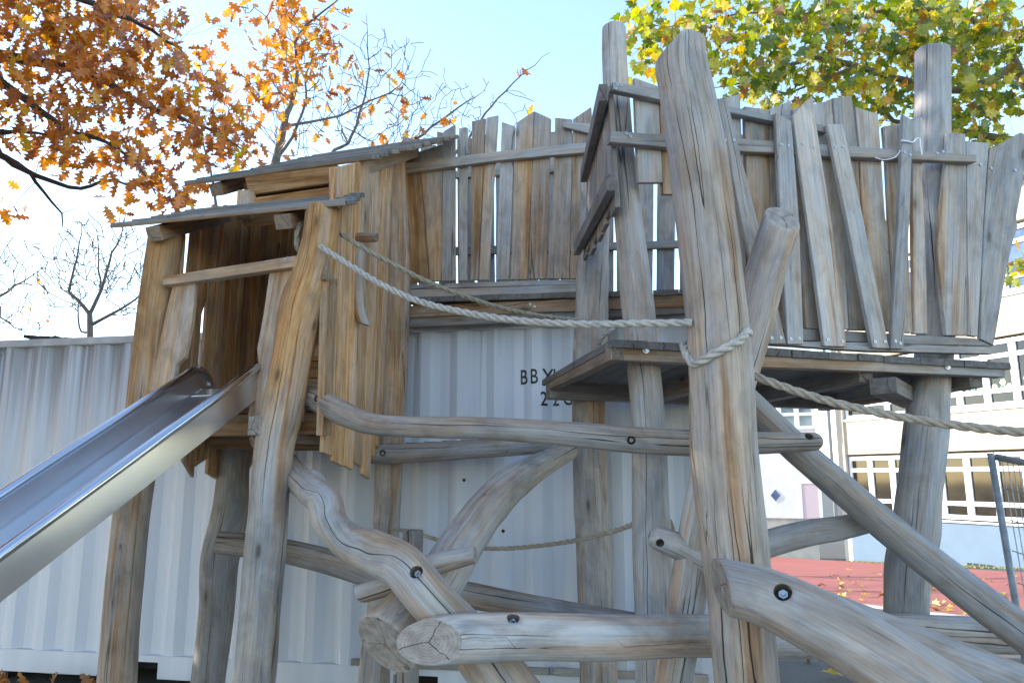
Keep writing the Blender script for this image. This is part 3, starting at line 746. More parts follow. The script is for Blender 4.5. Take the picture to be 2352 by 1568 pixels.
# crooked pales nailed on in front
PF = [[(1650, 228), (1668, 220), (1741, 510), (1806, 789), (1769, 789), (1704, 510)], [(1782, 258), (1818, 278), (1836, 510), (1846, 790), (1810, 790), (1793, 510)],
      [(1823, 264), (1866, 219), (1882, 330), (1912, 520), (1945, 796), (1894, 794), (1856, 510), (1833, 350)], [(1900, 285), (1937, 285), (1985, 510), (2043, 800), (2004, 798), (1949, 520)],
      [(2075, 263), (2099, 278), (2089, 510), (2076, 801), (2046, 800), (2064, 510)]]
for q, w, t in zip(PF, (.22, .12, .35, .15, .0), (1.0, .95, 1.02, .92, .80)): board('pale', FP, q, .074, .026, plat, warm=w, tone=t)
for x, y in [(1666, 322), (1686, 322), (1795, 332), (1812, 335), (1844, 330), (1870, 338), (1919, 338), (1937, 337), (2078, 350), (2091, 356)]: screw(plat, FP, x, y, .076)
for x, y in [(1773, 776), (1794, 775), (1817, 778), (1836, 777), (1902, 780), (1936, 784), (2010, 784), (2033, 784), (2057, 783), (2068, 788)]: screw(plat, FP, x, y, .076)
for x, y in [(1418, 194), (1427, 196), (1414, 203), (1438, 306), (1448, 313), (2153, 352), (2166, 348)]: screw(plat, FP, x, y, .047)
for x, y in [(2277, 386), (2332, 391), (2253, 378)]: screw(plat, FP, x, y, -.001)
for x, y in [(1412, 798), (1421, 808)]: screw(plat, FP, x, y, .032)
# big washers on the beam
for x, y in [(1483, 803), (2176, 841)]:
    bm = bmesh.new(); bmesh.ops.create_cone(bm, cap_ends=True, segments=18, radius1=.019, radius2=.018, depth=.008)
    r = bmesh.ops.create_cone(bm, cap_ends=True, segments=6, radius1=.011, radius2=.010, depth=.02)
    me = bpy.data.meshes.new('bolt'); bm.to_mesh(me); bm.free(); b = put('bolt', me, STEEL, FP.hit(x, y, .033), plat); b.rotation_euler = FP.n.to_track_quat('Z', 'Y').to_euler()
# left flank of the fence, running back to the rear post
def q3(x, y, Y): return W(x, y, Y)
a0, a1 = q3(1386, 212, 3.50), q3(1341, 405, 4.92)
b0, b1 = q3(1404, 418, 3.50), q3(1325, 572, 4.92)
beam('fence_rail', a0, a1, .045, .085, plat, warm=.1, tone=.62); beam('fence_rail', b0, b1, .045, .085, plat, warm=.1, tone=.62)
rx = Vector((FP.n.y, -FP.n.x, 0)); rx = rx if rx.x > 0 else -rx
flank_n = Vector((-(a1 - a0).y, (a1 - a0).x, 0)).normalized(); flank_n = flank_n if flank_n.x < 0 else -flank_n
for i in range(8):
    t0 = .06 + i * .112; t1 = t0 + .104
    top = [a0.lerp(a1, t) - flank_n * .03 + Vector((0, 0, random.uniform(.05, .22) - .1 * (i < 2))) for t in (t0, t1)]
    bot = [b0.lerp(b1, t) - flank_n * .03 + Vector((0, 0, -.07 - random.uniform(0, .09))) for t in (t1, t0)]
    bot[1].z = bot[0].z; poly_board('fence_board', top + bot, flank_n, .026, plat, warm=.25, tone=.85)

# ================================================================== WALKWAY
walk = thing('plank_walkway', (.2, 5.6, 2.6), 'plank walkway with a grey pale fence resting over the top of the container', 'walkway')
c3 = lambda x, y: xy(x, y, 901.6, 235.2, .235)
PN = [[c3(95, 490), c3(258, 480), c3(272, 690), (985, 645), (942, 650), c3(100, 690)], [c3(260, 480), c3(488, 410), c3(485, 650), (1013, 645), (987, 646), c3(274, 690)],
      [c3(495, 285), c3(610, 215), c3(612, 640), (1046, 644), (1014, 645), c3(490, 650)], [c3(650, 255), c3(730, 245), c3(728, 1568), (1073, 644), (1055, 644), c3(648, 1568)],
      [c3(775, 185), c3(908, 155), c3(884, 620), (1098, 643), (1080, 643), c3(768, 620)], [c3(918, 150), c3(1033, 125), c3(1003, 610), (1122, 643), (1100, 643), c3(892, 620)],
      [c3(1068, 190), c3(1200, 235), c3(1182, 600), (1168, 642), (1139, 643), c3(1052, 600)], [c3(1210, 200), c3(1380, 85), c3(1365, 560), (1212, 641), (1172, 642), c3(1192, 580)],
      [c3(1384, 85), c3(1548, 160), c3(1536, 540), (1254, 640), (1214, 641), c3(1368, 560)], [c3(1588, 150), c3(1755, 165), c3(1752, 530), (1308, 640), (1256, 640), c3(1585, 540)],
      [c3(1762, 165), c3(1940, 45), (1365, 330), (1362, 640), (1310, 640), c3(1760, 520)]]
zg = BP.hit(1100, 365).z
for q, w in zip(PN, (.75, .5, .08, .05, .4, .4, .1, .45, .25, .3, .35)): board('fence_board', BP, q, -.004 - random.uniform(0, .006), .024, walk, warm=(lambda v, w=w: w * .4 if v.z > zg else min(1, w * 1.15 + .18)), tone=.98)
board('fence_rail', BP, [c3(60, 600), c3(1100, 470), c3(1905, 390), c3(1890, 490), c3(1100, 560), c3(95, 690)], .045, .045, walk, warm=lambda v: .6 if v.x < -.45 else .12, tone=.95)
board('fence_rail', BP, [(1293, 281), (1362, 283), (1362, 308), (1293, 292)], .03, .03, walk, warm=.05, tone=.85)
board('toe_board', BP, [(940, 662), (952, 654), (1330, 641), (1330, 653), (940, 664)], .004, .03, walk, warm=.08, tone=.8)
board('toe_board', BP, [(938, 665), (1330, 654), (1330, 670), (938, 684)], .03, .05, walk, warm=.1, tone=.88)
ex = [938, 993, 1045, 1090, 1146, 1200, 1246, 1300, 1345, 1400, 1448, 1500, 1560, 1600]
for i in range(len(ex) - 1):
    ya = yb = 683 - (ex[i] - 938) * .030
    a, b = BP.hit(ex[i], ya, .04 + random.uniform(0, .012)), BP.hit(ex[i + 1] - .8, ya, .04); b.z = a.z
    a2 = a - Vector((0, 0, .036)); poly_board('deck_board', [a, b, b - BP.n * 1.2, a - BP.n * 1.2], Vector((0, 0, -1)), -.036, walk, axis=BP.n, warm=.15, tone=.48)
board('side_beam', BP, [(938, 702), (1600, 676), (1600, 703), (938, 729)], .02, .07, walk, warm=.85, tone=.74)
board('side_beam', BP, [(938, 730), (1600, 704), (1600, 718), (938, 752)], .012, .07, walk, warm=.4, tone=.5)
for o_ in (-.25, -.6, -.95):  # unseen timbers added to block light showing under the walkway
    a = BP.hit(930, 735, 0) + BP.n * o_; a.z = CZ1 + .045; beam('light_stop_bearer', a, a + BP.u * 2.2, .09, .085, walk, warm=.3, tone=.5)
for x, y in [(1218, 698), (1228, 704), (975, 716), (982, 708)]: screw(walk, BP, x, y, .022)
# far fence of the walkway
BF = Plane(BP.p0 - BP.n * 1.05, BP.u)
x = 925
while x < 1700:
    w = random.uniform(30, 46)
    lean = random.uniform(-5, 5); top = 330 + random.uniform(-30, 25) if x < 1280 else (300 + random.uniform(-20, 20) if x < 1450 else 300 + random.uniform(-15, 15))
    board('fence_board', BF, [(x, top + random.uniform(-10, 10)), (x + w, top + random.uniform(-10, 10)), (x + w + lean, 672), (x + lean, 672)], 0, .024, walk, warm=.15, tone=.72)
    x += w + random.uniform(3, 9)
board('fence_rail', BF, [(925, 400), (1700, 352), (1700, 368), (925, 416)], .04, .04, walk, warm=.1, tone=.7)
board('fence_rail', BF, [(925, 570), (1700, 548), (1700, 564), (925, 588)], .04, .04, walk, warm=.1, tone=.7)

# ================================================================== PLAYHOUSE
hut = thing('wooden_playhouse', (-1.5, 4.9, 0), 'tan wooden playhouse on stilts with two stepped board roofs and the slide opening', 'playhouse')
grad = lambda a, b, lo, hi: (lambda v: lo + (hi - lo) * min(1, max(0, (v.z - a) / (b - a))))
log('post', [(742, 478, 4.15, 41), (733, 560, 4.15, 42), (715, 640, 4.15, 46), (695, 703, 4.15, 50), (671, 820, 4.15, 45), (646, 956, 4.15, 46), (628, 1045, 4.15, 45), (607, 1290, 4.15, 46), (582, 1568, 4.15, 47), (570, 1740, 4.15, 48)], hut, warm=grad(1.3, 2.1, .1, 1.0), tone=1.12, cracks=(.5,), lump=.07)
log('post', [(384, 530, 4.55, 40), (372, 620, 4.55, 42), (360, 720, 4.55, 42), (345, 850, 4.55, 42), (325, 1000, 4.55, 42), (306, 1150, 4.55, 41), (287, 1330, 4.55, 40), (267, 1568, 4.55, 42), (257, 1700, 4.55, 43)], hut, warm=grad(1.2, 2.2, .5, .95), tone=.95, cracks=(.45,))
log('post', [(545, 1000, 5.25, 36), (536, 1080, 5.25, 36), (528, 1180, 5.25, 40), (505, 1290, 5.25, 42), (497, 1400, 5.25, 39), (478, 1568, 5.25, 38), (466, 1680, 5.25, 38)], hut, warm=grad(1.3, 1.9, .06, .5), tone=.86, cracks=(.2,), lump=.05)
log('post', [(906, 352, 5.40, 25), (908, 480, 5.40, 27), (912, 620, 5.40, 30), (908, 760, 5.40, 31), (902, 900, 5.40, 32), (894, 1060, 5.40, 31), (888, 1200, 5.40, 30), (876, 1350, 5.40, 30), (866, 1568, 5.40, 29), (860, 1680, 5.40, 30)], hut, warm=grad(1.2, 2.5, .25, .8), tone=.95, cracks=(-.2,), lump=.09)
# right flank
SPL = Plane((-1.0, 4.38, 0), (.14, 1.0)); SPL.n = Vector((SPL.u.y, -SPL.u.x, 0))
SPL.n = SPL.n if SPL.n.x > 0 else -SPL.n
tops = [(762, 392), (790, 386), (812, 381), (836, 376), (858, 372), (878, 368), (900, 362), (922, 356)]
bots = [(744, 1020), (761, 1040), (788, 1062), (816, 1076), (834, 1072), (850, 1093), (866, 1085), (880, 1088)]
bx = [742, 765, 790, 812, 832, 851, 862, 874]
tx = [768, 788, 811, 834, 859, 884, 897, 910]
bo = [1038, 1058, 1068, 1060, 1088, 1040, 1020]
for i in range(7):
    g = .8
    board('wall_board', SPL, [(tx[i] + g, 386 - (tx[i] - 768) * .24), (tx[i + 1] - g, 386 - (tx[i + 1] - 768) * .24), (bx[i + 1] - g, bo[i] + random.uniform(8, 14)), (bx[i] + g, bo[i])], random.uniform(-.006, .006), .024, hut, warm=random.uniform(.8, 1.0), tone=random.uniform(1.05, 1.22))
board('wall_board', SPL, [(757, 620), (778, 655), (776, 655), (760, 657), (747, 640), (760, 560)], .03, .02, hut, warm=.8, tone=.9)
for i in range(16):
    x = random.uniform(760, 840); y = 1010 + (x - 760) * .15 + random.uniform(-50, 40) if i < 8 else random.choice([830, 845, 835]) + random.uniform(-12, 12)
    o = bpy.data.objects.new('nail', SCREW); COL.objects.link(o); o.parent = hut; o.scale = (.55, .55, .6)
    o.location = SPL.hit(x, y, .008) - abs_loc(hut); o.rotation_euler = SPL.n.to_track_quat('Z', 'Y').to_euler()
# corner batten behind the front post
board('corner_batten', SPL, [(752, 640), (776, 640), (762, 1000), (742, 1000)], .03, .04, hut, warm=.8, tone=.85)
# left flank, seen from inside
LPL = Plane((-2.06, 4.60, 0), (.17, 1.0)); LPL.n = Vector((LPL.u.y, -LPL.u.x, 0)); LPL.n = LPL.n if LPL.n.x > 0 else -LPL.n
def lspot(Y, z): return Vector((-2.06 + .17 * (Y - 4.6), Y, z))
ys = [4.66, 4.80, 4.93, 5.07, 5.20, 5.33, 5.46, 5.58, 5.68]
for i in range(8):
    a, b = ys[i], ys[i + 1] - .006
    zb = 1.70 - random.uniform(-.06, .12); lean = .03
    if i == 0:   # boards with the two slits of daylight
        q = [lspot(a + .05, 3.2), lspot(b, 3.25), lspot(b - .01, zb), lspot(a, zb)]
    elif i == 1: q = [lspot(a + .015, 3.25), lspot(b, 3.3), lspot(b, 2.72), lspot(b - .045, 2.6), lspot(b - .05, 2.28), lspot(b, 2.20), lspot(b - .005, zb - .1), lspot(a, zb)]
    else: q = [lspot(a, 3.25 + (a - 4.6) * .35), lspot(b, 3.27 + (a - 4.6) * .35), lspot(b, zb + random.uniform(-.1, .1)), lspot(a, zb)]
    poly_board('wall_board', q, LPL.n, .024, hut, warm=random.uniform(.85, 1.0), tone=random.uniform(1.05, 1.25), axis=Vector((0, 0, 1)))
beam('wall_stud', lspot(5.30, 1.6) + LPL.n * .03, lspot(5.30, 3.35) + LPL.n * .03, .06, .05, hut, up=LPL.n, warm=.8, tone=.8)
# back wall
bl, br = Vector((-1.93, 5.66, 0)), Vector((-.90, 5.46, 0)); bu = (br - bl).normalized(); bn = Vector((bu.y, -bu.x, 0)); bn = bn if bn.y < 0 else -bn
nb = 8
for i in range(nb):
    a, b = bl.lerp(br, i / nb), bl.lerp(br, (i + 1) / nb) - bu * .005
    q = [a + Vector((0, 0, 3.55)), b + Vector((0, 0, 3.55)), b + Vector((0, 0, 1.75)), a + Vector((0, 0, 1.75))]
    poly_board('wall_board', q, bn, .024, hut, warm=.95, tone=.8)
for k in range(4):
    z0 = 2.02 + k * .125; q = [bl + bn * .03 + Vector((0, 0, z0 + .118)), br + bn * .03 + Vector((0, 0, z0 + .118)), br + bn * .03 + Vector((0, 0, z0)), bl + bn * .03 + Vector((0, 0, z0))]
    poly_board('wall_board', q, bn, .03, hut, warm=.95, tone=1.15)
# floor
hf = [Vector((-2.08, 4.62, 1.95)), Vector((-1.02, 4.30, 1.95)), Vector((-.92, 5.44, 1.95)), Vector((-1.9, 5.62, 1.95))]
for i in range(7):
    a, b = hf[0].lerp(hf[3], i / 7), hf[0].lerp(hf[3], (i + 1) / 7 - .004); c, d = hf[1].lerp(hf[2], (i + 1) / 7 - .004), hf[1].lerp(hf[2], i / 7)
    poly_board('floor_board', [a, b, c, d], Vector((0, 0, 1)), .03, hut, warm=.8, tone=.6, axis=hf[1] - hf[0])
beam('floor_joist', (-2.02, 4.63, 1.855), (-1.03, 4.34, 1.855), .07, .12, hut, warm=.8, tone=.75)
beam('floor_joist', (-1.97, 5.1, 1.80), (-.96, 4.82, 1.80), .07, .12, hut, warm=.7, tone=.6)
beam('floor_joist', (-1.90, 5.5, 1.80), (-.92, 5.3, 1.80), .07, .12, hut, warm=.7, tone=.6)
beam('floor_joist', W(668, 1000, 4.42), W(752, 1004, 4.55), .06, .085, hut, warm=.55, tone=.85)
beam('floor_joist', W(690, 945, 4.4), W(770, 950, 4.75), .05, .06, hut, warm=.6, tone=.9)
a = W(583, 977, 4.06); beam('floor_joist', a, a + Vector((.3, .95, 0)) * .9, .075, .10, hut, warm=.35, tone=.8)
beam('corner_batten', W(694, 930, 4.28), W(690, 968, 4.28), .03, .04, hut, warm=.6, tone=.9)
# entrance: grab rail and jamb boards
HF = Plane((-1.6, 4.30, 0), (1, -.32))
board('grab_rail', HF, [(373, 634), (676, 587), (690, 588), (686, 612), (668, 614), (373, 655)], .05, .06, hut, warm=.75, tone=.82)
for x, y in ((656, 598), (661, 592)): screw(hut, HF, x, y, .052)
board('jamb_board', HF, [(396, 655), (448, 648), (440, 740), (424, 820), (405, 838), (400, 880), (345, 905), (362, 800), (385, 700)], 0, .03, hut, warm=.62, tone=1.18)
board('jamb_board', HF, [(620, 615), (672, 605), (680, 720), (640, 960), (568, 958), (580, 880), (594, 840), (590, 800), (605, 720)], 0, .03, hut, warm=.6, tone=1.12)
board('jamb_board', HF, [(385, 545), (420, 540), (412, 655), (380, 655)], -.10, .03, hut, warm=.7, tone=.8)
for x, y in ((376, 823), (388, 824)): pass
# front gable wall between the two roofs
GW = Plane((-1.5, 4.78, 0), (1, -.30))
board('gable_board', GW, [(560, 400), (775, 378), (775, 418), (572, 448)], 0, .03, hut, warm=1.0, tone=.9)
board('gable_board', GW, [(568, 456), (775, 427), (775, 500), (560, 520)], 0, .03, hut, warm=1.0, tone=1.0)
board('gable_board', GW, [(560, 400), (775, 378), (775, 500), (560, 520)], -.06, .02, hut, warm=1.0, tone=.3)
board('gable_board', GW, [(755, 385), (790, 380), (786, 480), (755, 480)], .035, .03, hut, warm=.85, tone=1.0)
board('gable_post', GW, [(545, 436), (574, 436), (570, 500), (541, 500)], .05, .07, hut, warm=1.0, tone=1.05)
# roofs made of lapped boards
def lap_roof(pl, pr, n, expo, pitch, wid, left, right):
    u = (pr - pl).normalized(); back = Vector((-u.y, u.x, 0)); back = back if back.y > 0 else -back
    up = back * math.cos(pitch) + Vector((0, 0, math.sin(pitch))); nn = (u.cross(up)).normalized(); nn = nn if nn.z > 0 else -nn
    for i in range(n):
        o = up * (expo * i) + nn * (.016 * 1)
        a = pl + o + u * (left[i % len(left)] + random.uniform(-.03, .03)); b = pr + o + u * (right[i % len(right)] + random.uniform(-.02, .02))
        tl = -.10                                        # each board lies on the one below and tips forward
        v = (up * math.cos(tl) + nn * math.sin(tl)).normalized(); w2 = nn * math.cos(tl) - up * math.sin(tl)
        poly_board('roof_board', [a + w2 * .02, b + w2 * .02, b + v * wid + w2 * .02, a + v * wid + w2 * .02], w2, .030, hut, axis=u, warm=(lambda q, a=a, w2=w2: .95 if (q - a).dot(w2) < .0 else -.4), tone=.62 + random.uniform(-.05, .05), bev=.003, jit=.004)
    return u, up, nn
zr = W(796, 474, 4.02).z
pl, pr = WZ(258, 526, zr), W(796, 474, 4.02)
u1, up1, nn1 = lap_roof(pl, pr, 5, .115, math.radians(27), .15, (0, .03, .09, .13, .2), (0, -.05, -.085, -.12, -.15))
zr2 = W(857, 369, 4.58).z
pl2, pr2 = WZ(418, 429, zr2), W(857, 369, 4.58)
u2, up2, nn2 = lap_roof(pl2, pr2, 9, .118, math.radians(30), .15, (0, .06, .12, .3, .36, .40, .43, .46, .5), (0, .025, .05, .075, .10, .125, .15, .175, .2))
# rafters
for t, w in ((.18, .09), (.735, .09)):
    a = pl.lerp(pr, t) - nn1 * .052 - up1 * .0; beam('rafter', a, a + up1 * .72, .10, .085, hut, up=nn1, warm=.8, tone=.7)
for t in (.17, .88):
    a = pl2.lerp(pr2, t) - nn2 * .052 + up2 * .02; beam('rafter', a, a + up2 * 1.05, .10, .085, hut, up=nn2, warm=.8, tone=.7)
# pegged stick and stub hanging on the flank
log('peg', [(800, 549, 4.62, 13), (832, 546, 4.60, 12), (866, 545, 4.57, 11)], hut, warm=.7, tone=.95, cracks=(), seg=16)
log('stick', [(824, 558, 4.63, 17), (818, 600, 4.63, 18), (821, 660, 4.63, 14), (825, 710, 4.63, 13), (836, 745, 4.63, 12)], hut, warm=.6, tone=.95, cracks=(), seg=16, cut1=(.6, 0, .6))

# ================================================================== SLIDE
tl, tr = W(440, 852, 4.37), W(588, 846, 4.23); tl.z = tr.z = (tl.z + tr.z) / 2
su = (tr - tl); sw = su.length; su.normalize(); sdv = Vector((su.y, -su.x, 0)); sdv = sdv if sdv.y < 0 else -sdv
slide = thing('metal_slide', tl + sdv * 2.5 - Vector((0, 0, 1.9)), 'stainless steel slide running down from the playhouse to the left', 'slide')
ang = math.radians(32); dn = (sdv * math.cos(ang) - Vector((0, 0, math.sin(ang)))); upn = (sdv * math.sin(ang) + Vector((0, 0, math.cos(ang))))
Ls = 3.2; HS = .155
path = [tl - sdv * .02 , tl + dn * Ls]
def side(base):
    """side sheet: rounded at the upper tip"""
    pts = []
    r = .085
    for k in range(9):
        th = math.pi / 2 - k / 8 * (math.pi / 2 + .9); c = base - upn * r + Vector((0, 0, 0)); pts.append(c - dn * (r * math.sin(math.pi / 2 - th)) * 1 + upn * (r * math.sin(th)))
    return pts
for nm, base, sg in (('side_panel', tl, 1), ('side_panel', tr, -1)):
    top = [base + dn * t for t in np.linspace(Ls, 0, 12)]; r = .105
    arc = [base - upn * r + upn * (r * math.cos(th)) - dn * (r * math.sin(th)) for th in np.linspace(.15, math.pi * .62, 10)]
    bot = [base - upn * HS + dn * t for t in np.linspace(.02, Ls, 12)]
    V = top + arc + bot
    me = bpy.data.meshes.new(nm); org = base; n = len(V); me.from_pydata([v - org for v in V] , [], [tuple(range(n))])
    ob = put(nm, me, INOX, org, slide); md = ob.modifiers.new('s', 'SOLIDIFY'); md.thickness = .004; md.offset = 0
    # rolled rim
    C = [base + dn * Ls] + [base + dn * t for t in np.linspace(Ls - .1, .05, 30)] + [base] + arc[1:]
    V, F = [], []; sgm = 14; rr_ = .0235
    for i, c in enumerate(C):
        T = (C[min(len(C) - 1, i + 1)] - C[max(0, i - 1)]).normalized(); B = su; Nn = T.cross(B).normalized()
        for k in range(sgm): th = 2 * math.pi * k / sgm; V.append(c + (B * math.cos(th) * 1.05 + Nn * math.sin(th)) * rr_)
    for i in range(len(C) - 1):
        for k in range(sgm): F.append((i * sgm + k, i * sgm + (k + 1) % sgm, (i + 1) * sgm + (k + 1) % sgm, (i + 1) * sgm + k))
    me = bpy.data.meshes.new('rim'); me.from_pydata([v - org for v in V], [], F); me.polygons.foreach_set('use_smooth', [True] * len(F)); put('rim', me, CHROME, org, slide)
V, F = [], []
prof = [(.0, -.01), (.003, -.112), (.006, -.121), (.014, -.126), (sw / 2, -.128), (sw - .014, -.126), (sw - .006, -.121), (sw - .003, -.112), (sw, -.01)]
rows = np.linspace(-.02, Ls, 14)
for t in rows:
    for a, h in prof: V.append(tl + dn * t + su * a + upn * (h if t > 0 else h))
k = len(prof); F = [(i * k + j, i * k + j + 1, (i + 1) * k + j + 1, (i + 1) * k + j) for i in range(len(rows) - 1) for j in range(k - 1)]
# flat landing at the top
b = len(V)
for t in (.0, .5):
    for a, h in prof: V.append(tl - sdv * t + su * a + Vector((0, 0, -.14 - (0 if abs(h) > .12 else -.02))))
F += [(b + j, b + j + 1, b + k + j + 1, b + k + j) for j in range(k - 1)]
me = bpy.data.meshes.new('chute'); me.from_pydata([v - tl for v in V], [], F); ob = put('chute', me, INOX, tl, slide); md = ob.modifiers.new('s', 'SOLIDIFY'); md.thickness = .003
e = tl + dn * Ls + su * sw / 2; 
for q in (0, sw): beam('foot', tl + dn * (Ls - .25) + su * q - upn * .16, Vector((0, 0, 0)) + Vector(((tl + dn * (Ls - .25) + su * q).x, (tl + dn * (Ls - .25) + su * q).y, 0)), .05, .05, slide, up=(1, 0, 0), warm=0)

# ================================================================== FRONT POST, LEANING POST, CLIMBING LOGS
tall = log('wooden_post', [(1564, 84, 3.10, 54), (1564, 140, 3.10, 58), (1584, 250, 3.10, 63), (1605, 376, 3.10, 67), (1630, 580, 3.10, 69), (1645, 742, 3.10, 70), (1655, 880, 3.10, 73), (1662, 1000, 3.10, 75), (1676, 1150, 3.10, 76), (1692, 1300, 3.10, 77), (1716, 1568, 3.10, 74), (1738, 1800, 3.10, 76), (1745, 1900, 3.10, 77)],
    warm=lambda v: .45 if v.z < 2.9 else .22, tone=1.05, cracks=(-.12, .5, -.62), chop=((-1.3, 0, 0), .012), cut0=(0, -.25, 0), lump=.045, label='tallest and thickest round post standing in front, a rope wound round it', cat='wooden post')
lean = log('wooden_post', [(1797, 500, 3.42, 43), (1765, 600, 3.42, 45), (1735, 720, 3.43, 46), (1712, 800, 3.44, 46), (1665, 960, 3.46, 46), (1608, 1200, 3.48, 44), (1575, 1400, 3.5, 43), (1545, 1568, 3.5, 43), (1520, 1720, 3.5, 43)], warm=0.31, tone=.9, cracks=(.1, -.5), cut0=(-.05, -1.0, 0), lump=.05, label='leaning round post crossing behind the tall front post with its flat top at the fence', cat='wooden post')
L1 = log('climbing_log', [(985, 1474, 2.98, 52), (1060, 1465, 3.0, 56), (1200, 1460, 3.02, 54), (1400, 1463, 3.06, 50), (1600, 1460, 3.4, 47), (1820, 1465, 3.70, 45), (2080, 1452, 4.0, 42), (2330, 1462, 4.2, 38), (2480, 1472, 4.3, 36)], warm=0.19, tone=.95, cut0=(0, -1.5, 0.15), cracks=(.35, -.05), label='long horizontal log low in front with its slanting cut end at the left', cat='log')
L2 = log('climbing_log', [(1655, 1343, 2.86, 62), (1760, 1372, 2.78, 66), (1900, 1440, 2.68, 74), (2060, 1535, 2.57, 80), (2230, 1650, 2.46, 84), (2500, 1850, 2.3, 92), (2900, 2160, 2.1, 100)], warm=0.18, tone=.92, cracks=(.55,), cut0=(0, -.75, -.35), lump=.05, label='thick log sloping down to the lower right corner from the tall front post', cat='log')
L3 = log('climbing_log', [(885, 1480, 3.25, 84), (935, 1425, 3.35, 72), (1010, 1335, 3.55, 58), (1060, 1250, 3.75, 50), (1120, 1165, 4.0, 45), (1170, 1115, 4.2, 41), (1230, 1075, 4.45, 31), (1310, 1033, 4.75, 22)], warm=0.23, tone=.95, cracks=(.2,), lump=.06, bumps=((1.05, 2.2, .02, .12),), label='forked log rising to the right, its broad ringed end facing the front', cat='log')
L4 = log('climbing_log', [(600, 1000, 4.62, 28), (672, 1088, 4.28, 31), (712, 1124, 4.02, 34), (748, 1155, 3.75, 38), (765, 1205, 3.62, 36), (800, 1245, 3.5, 40), (860, 1272, 3.35, 46), (925, 1300, 3.22, 52), (990, 1375, 3.1, 53), (1060, 1450, 3.22, 54), (1130, 1535, 3.2, 62), (1190, 1620, 3.15, 70), (1290, 1760, 3.1, 74)], warm=0.25, tone=1.0, cracks=(.0,), lump=.07, bumps=((.42, 1.3, .022, .10), (.85, -1.1, .028, .12), (1.25, 1.2, .02, .10), (1.7, -.9, .02, .12)), label='twisting log winding down from the playhouse post between the crossed logs', cat='log')
L5 = log('climbing_log', [(502, 1245, 4.45, 26), (640, 1262, 4.45, 27), (760, 1290, 4.4, 28), (900, 1335, 4.3, 28), (1050, 1362, 4.1, 30), (1250, 1395, 3.95, 24), (1450, 1425, 3.85, 20), (1560, 1440, 3.8, 18)], warm=0.38, tone=.8, cracks=(-.4,), label='low horizontal log crossing behind the playhouse front post', cat='log')
L6 = log('climbing_log', [(668, 902, 4.42, 26), (720, 915, 4.25, 27), (780, 945, 4.1, 28), (850, 972, 3.95, 25), (950, 980, 3.8, 24), (1150, 985, 3.55, 26), (1350, 1000, 3.52, 30), (1450, 1010, 3.5, 30), (1600, 1017, 3.45, 30), (1750, 1017, 3.42, 26), (1890, 1013, 3.42, 20)], warm=0.18, tone=.92, dome1=.9, cracks=(.4, -.3), label='long upper climbing log from the playhouse past the tall front post', cat='log')
L7 = log('climbing_log', [(848, 1042, 5.22, 22), (940, 1040, 5.18, 22), (1050, 1034, 5.1, 22), (1180, 1026, 4.9, 20), (1310, 1018, 4.7, 16)], warm=0.16, tone=.68, cracks=(-.3,), label='short dark log bolted beneath the upper climbing log', cat='log')
L8 = log('climbing_log', [(1705, 915, 3.7, 34), (1760, 965, 3.7, 34), (1860, 1058, 3.72, 34), (2000, 1178, 3.75, 36), (2130, 1285, 3.75, 38), (2250, 1380, 3.7, 40), (2360, 1460, 3.65, 42), (2560, 1600, 3.6, 44)], warm=0.15, tone=.84, cracks=(-.1,), label='slender log sloping down to the right past the right rear post', cat='log')
L9 = log('climbing_log', [(1640, 1300, 3.75, 30), (1700, 1272, 3.75, 31), (1780, 1242, 3.78, 31), (1860, 1222, 3.82, 29), (1930, 1212, 3.86, 27), (1995, 1198, 3.92, 25)], warm=0.16, tone=.86, cracks=(), label='short curved log rising from the tall front post to the sloping log', cat='log')
L10 = log('climbing_log', [(1490, 1228, 3.48, 24), (1560, 1255, 3.48, 31), (1640, 1295, 3.42, 34), (1800, 1365, 3.2, 42), (1990, 1440, 3.05, 46), (2200, 1525, 2.95, 54), (2500, 1650, 2.8, 60), (2800, 1790, 2.7, 62)], warm=lambda v: .3 if v.x > 1.2 else .06, tone=.80, dome0=.8, cracks=(.5,), label='brown log passing behind the tall front post and the thick lower right log', cat='log')
log('climbing_log', [(828, 1363, 3.42, 22), (900, 1340, 3.42, 24), (990, 1298, 3.40, 26), (1092, 1273, 3.42, 19)], warm=0.23, tone=.92, cracks=(.3,), seg=18, cut0=(.5, .4, 0), cut1=(-.3, .3, 0), label='short rung wedged across the crossed logs', cat='log')
log('wooden_post', [(949, 1216, 4.35, 24), (947, 1260, 4.35, 24), (940, 1340, 4.35, 25), (935, 1568, 4.35, 26), (930, 1700, 4.35, 26)], warm=0.18, tone=.7, cracks=(.3,), seg=20, label='low stump post peeping out behind the twisting log', cat='wooden post')
log('wooden_post', [(855, 1440, 4.9, 20), (848, 1568, 4.9, 26), (842, 1680, 4.9, 28)], warm=0.18, tone=.8, cracks=(.4,), seg=18, label='low post under the broad ringed log end', cat='wooden post')
# deck edge resting on the short dark log
for i in range(6):
    x0 = 890 + i * 42; a = W(x0, 1018 - i * 2.2, 5.28); b = W(x0 + 40, 1018 - i * 2.2, 5.27); a.z = b.z
    poly_board('wooden_board', [a, b, b - CN * .35, a - CN * .35], Vector((0, 0, -1)), -.03, L7, warm=.05, tone=.5, axis=CN)
bore(L4, 955, 1312, .026, .05); bore(L1, 1179, 1418, .024, .05); bore(L2, 1798, 1358, .030, .055); bore(L6, 1450, 1012, .019, .04)
bore(L6, 727, 914, .021, .04); bore(L7, 878, 1040, .020, .03); bore(L10, 1516, 1247, .018, .05, bolt=False); bore(L6, 1858, 1001, .018, .05, bolt=False)

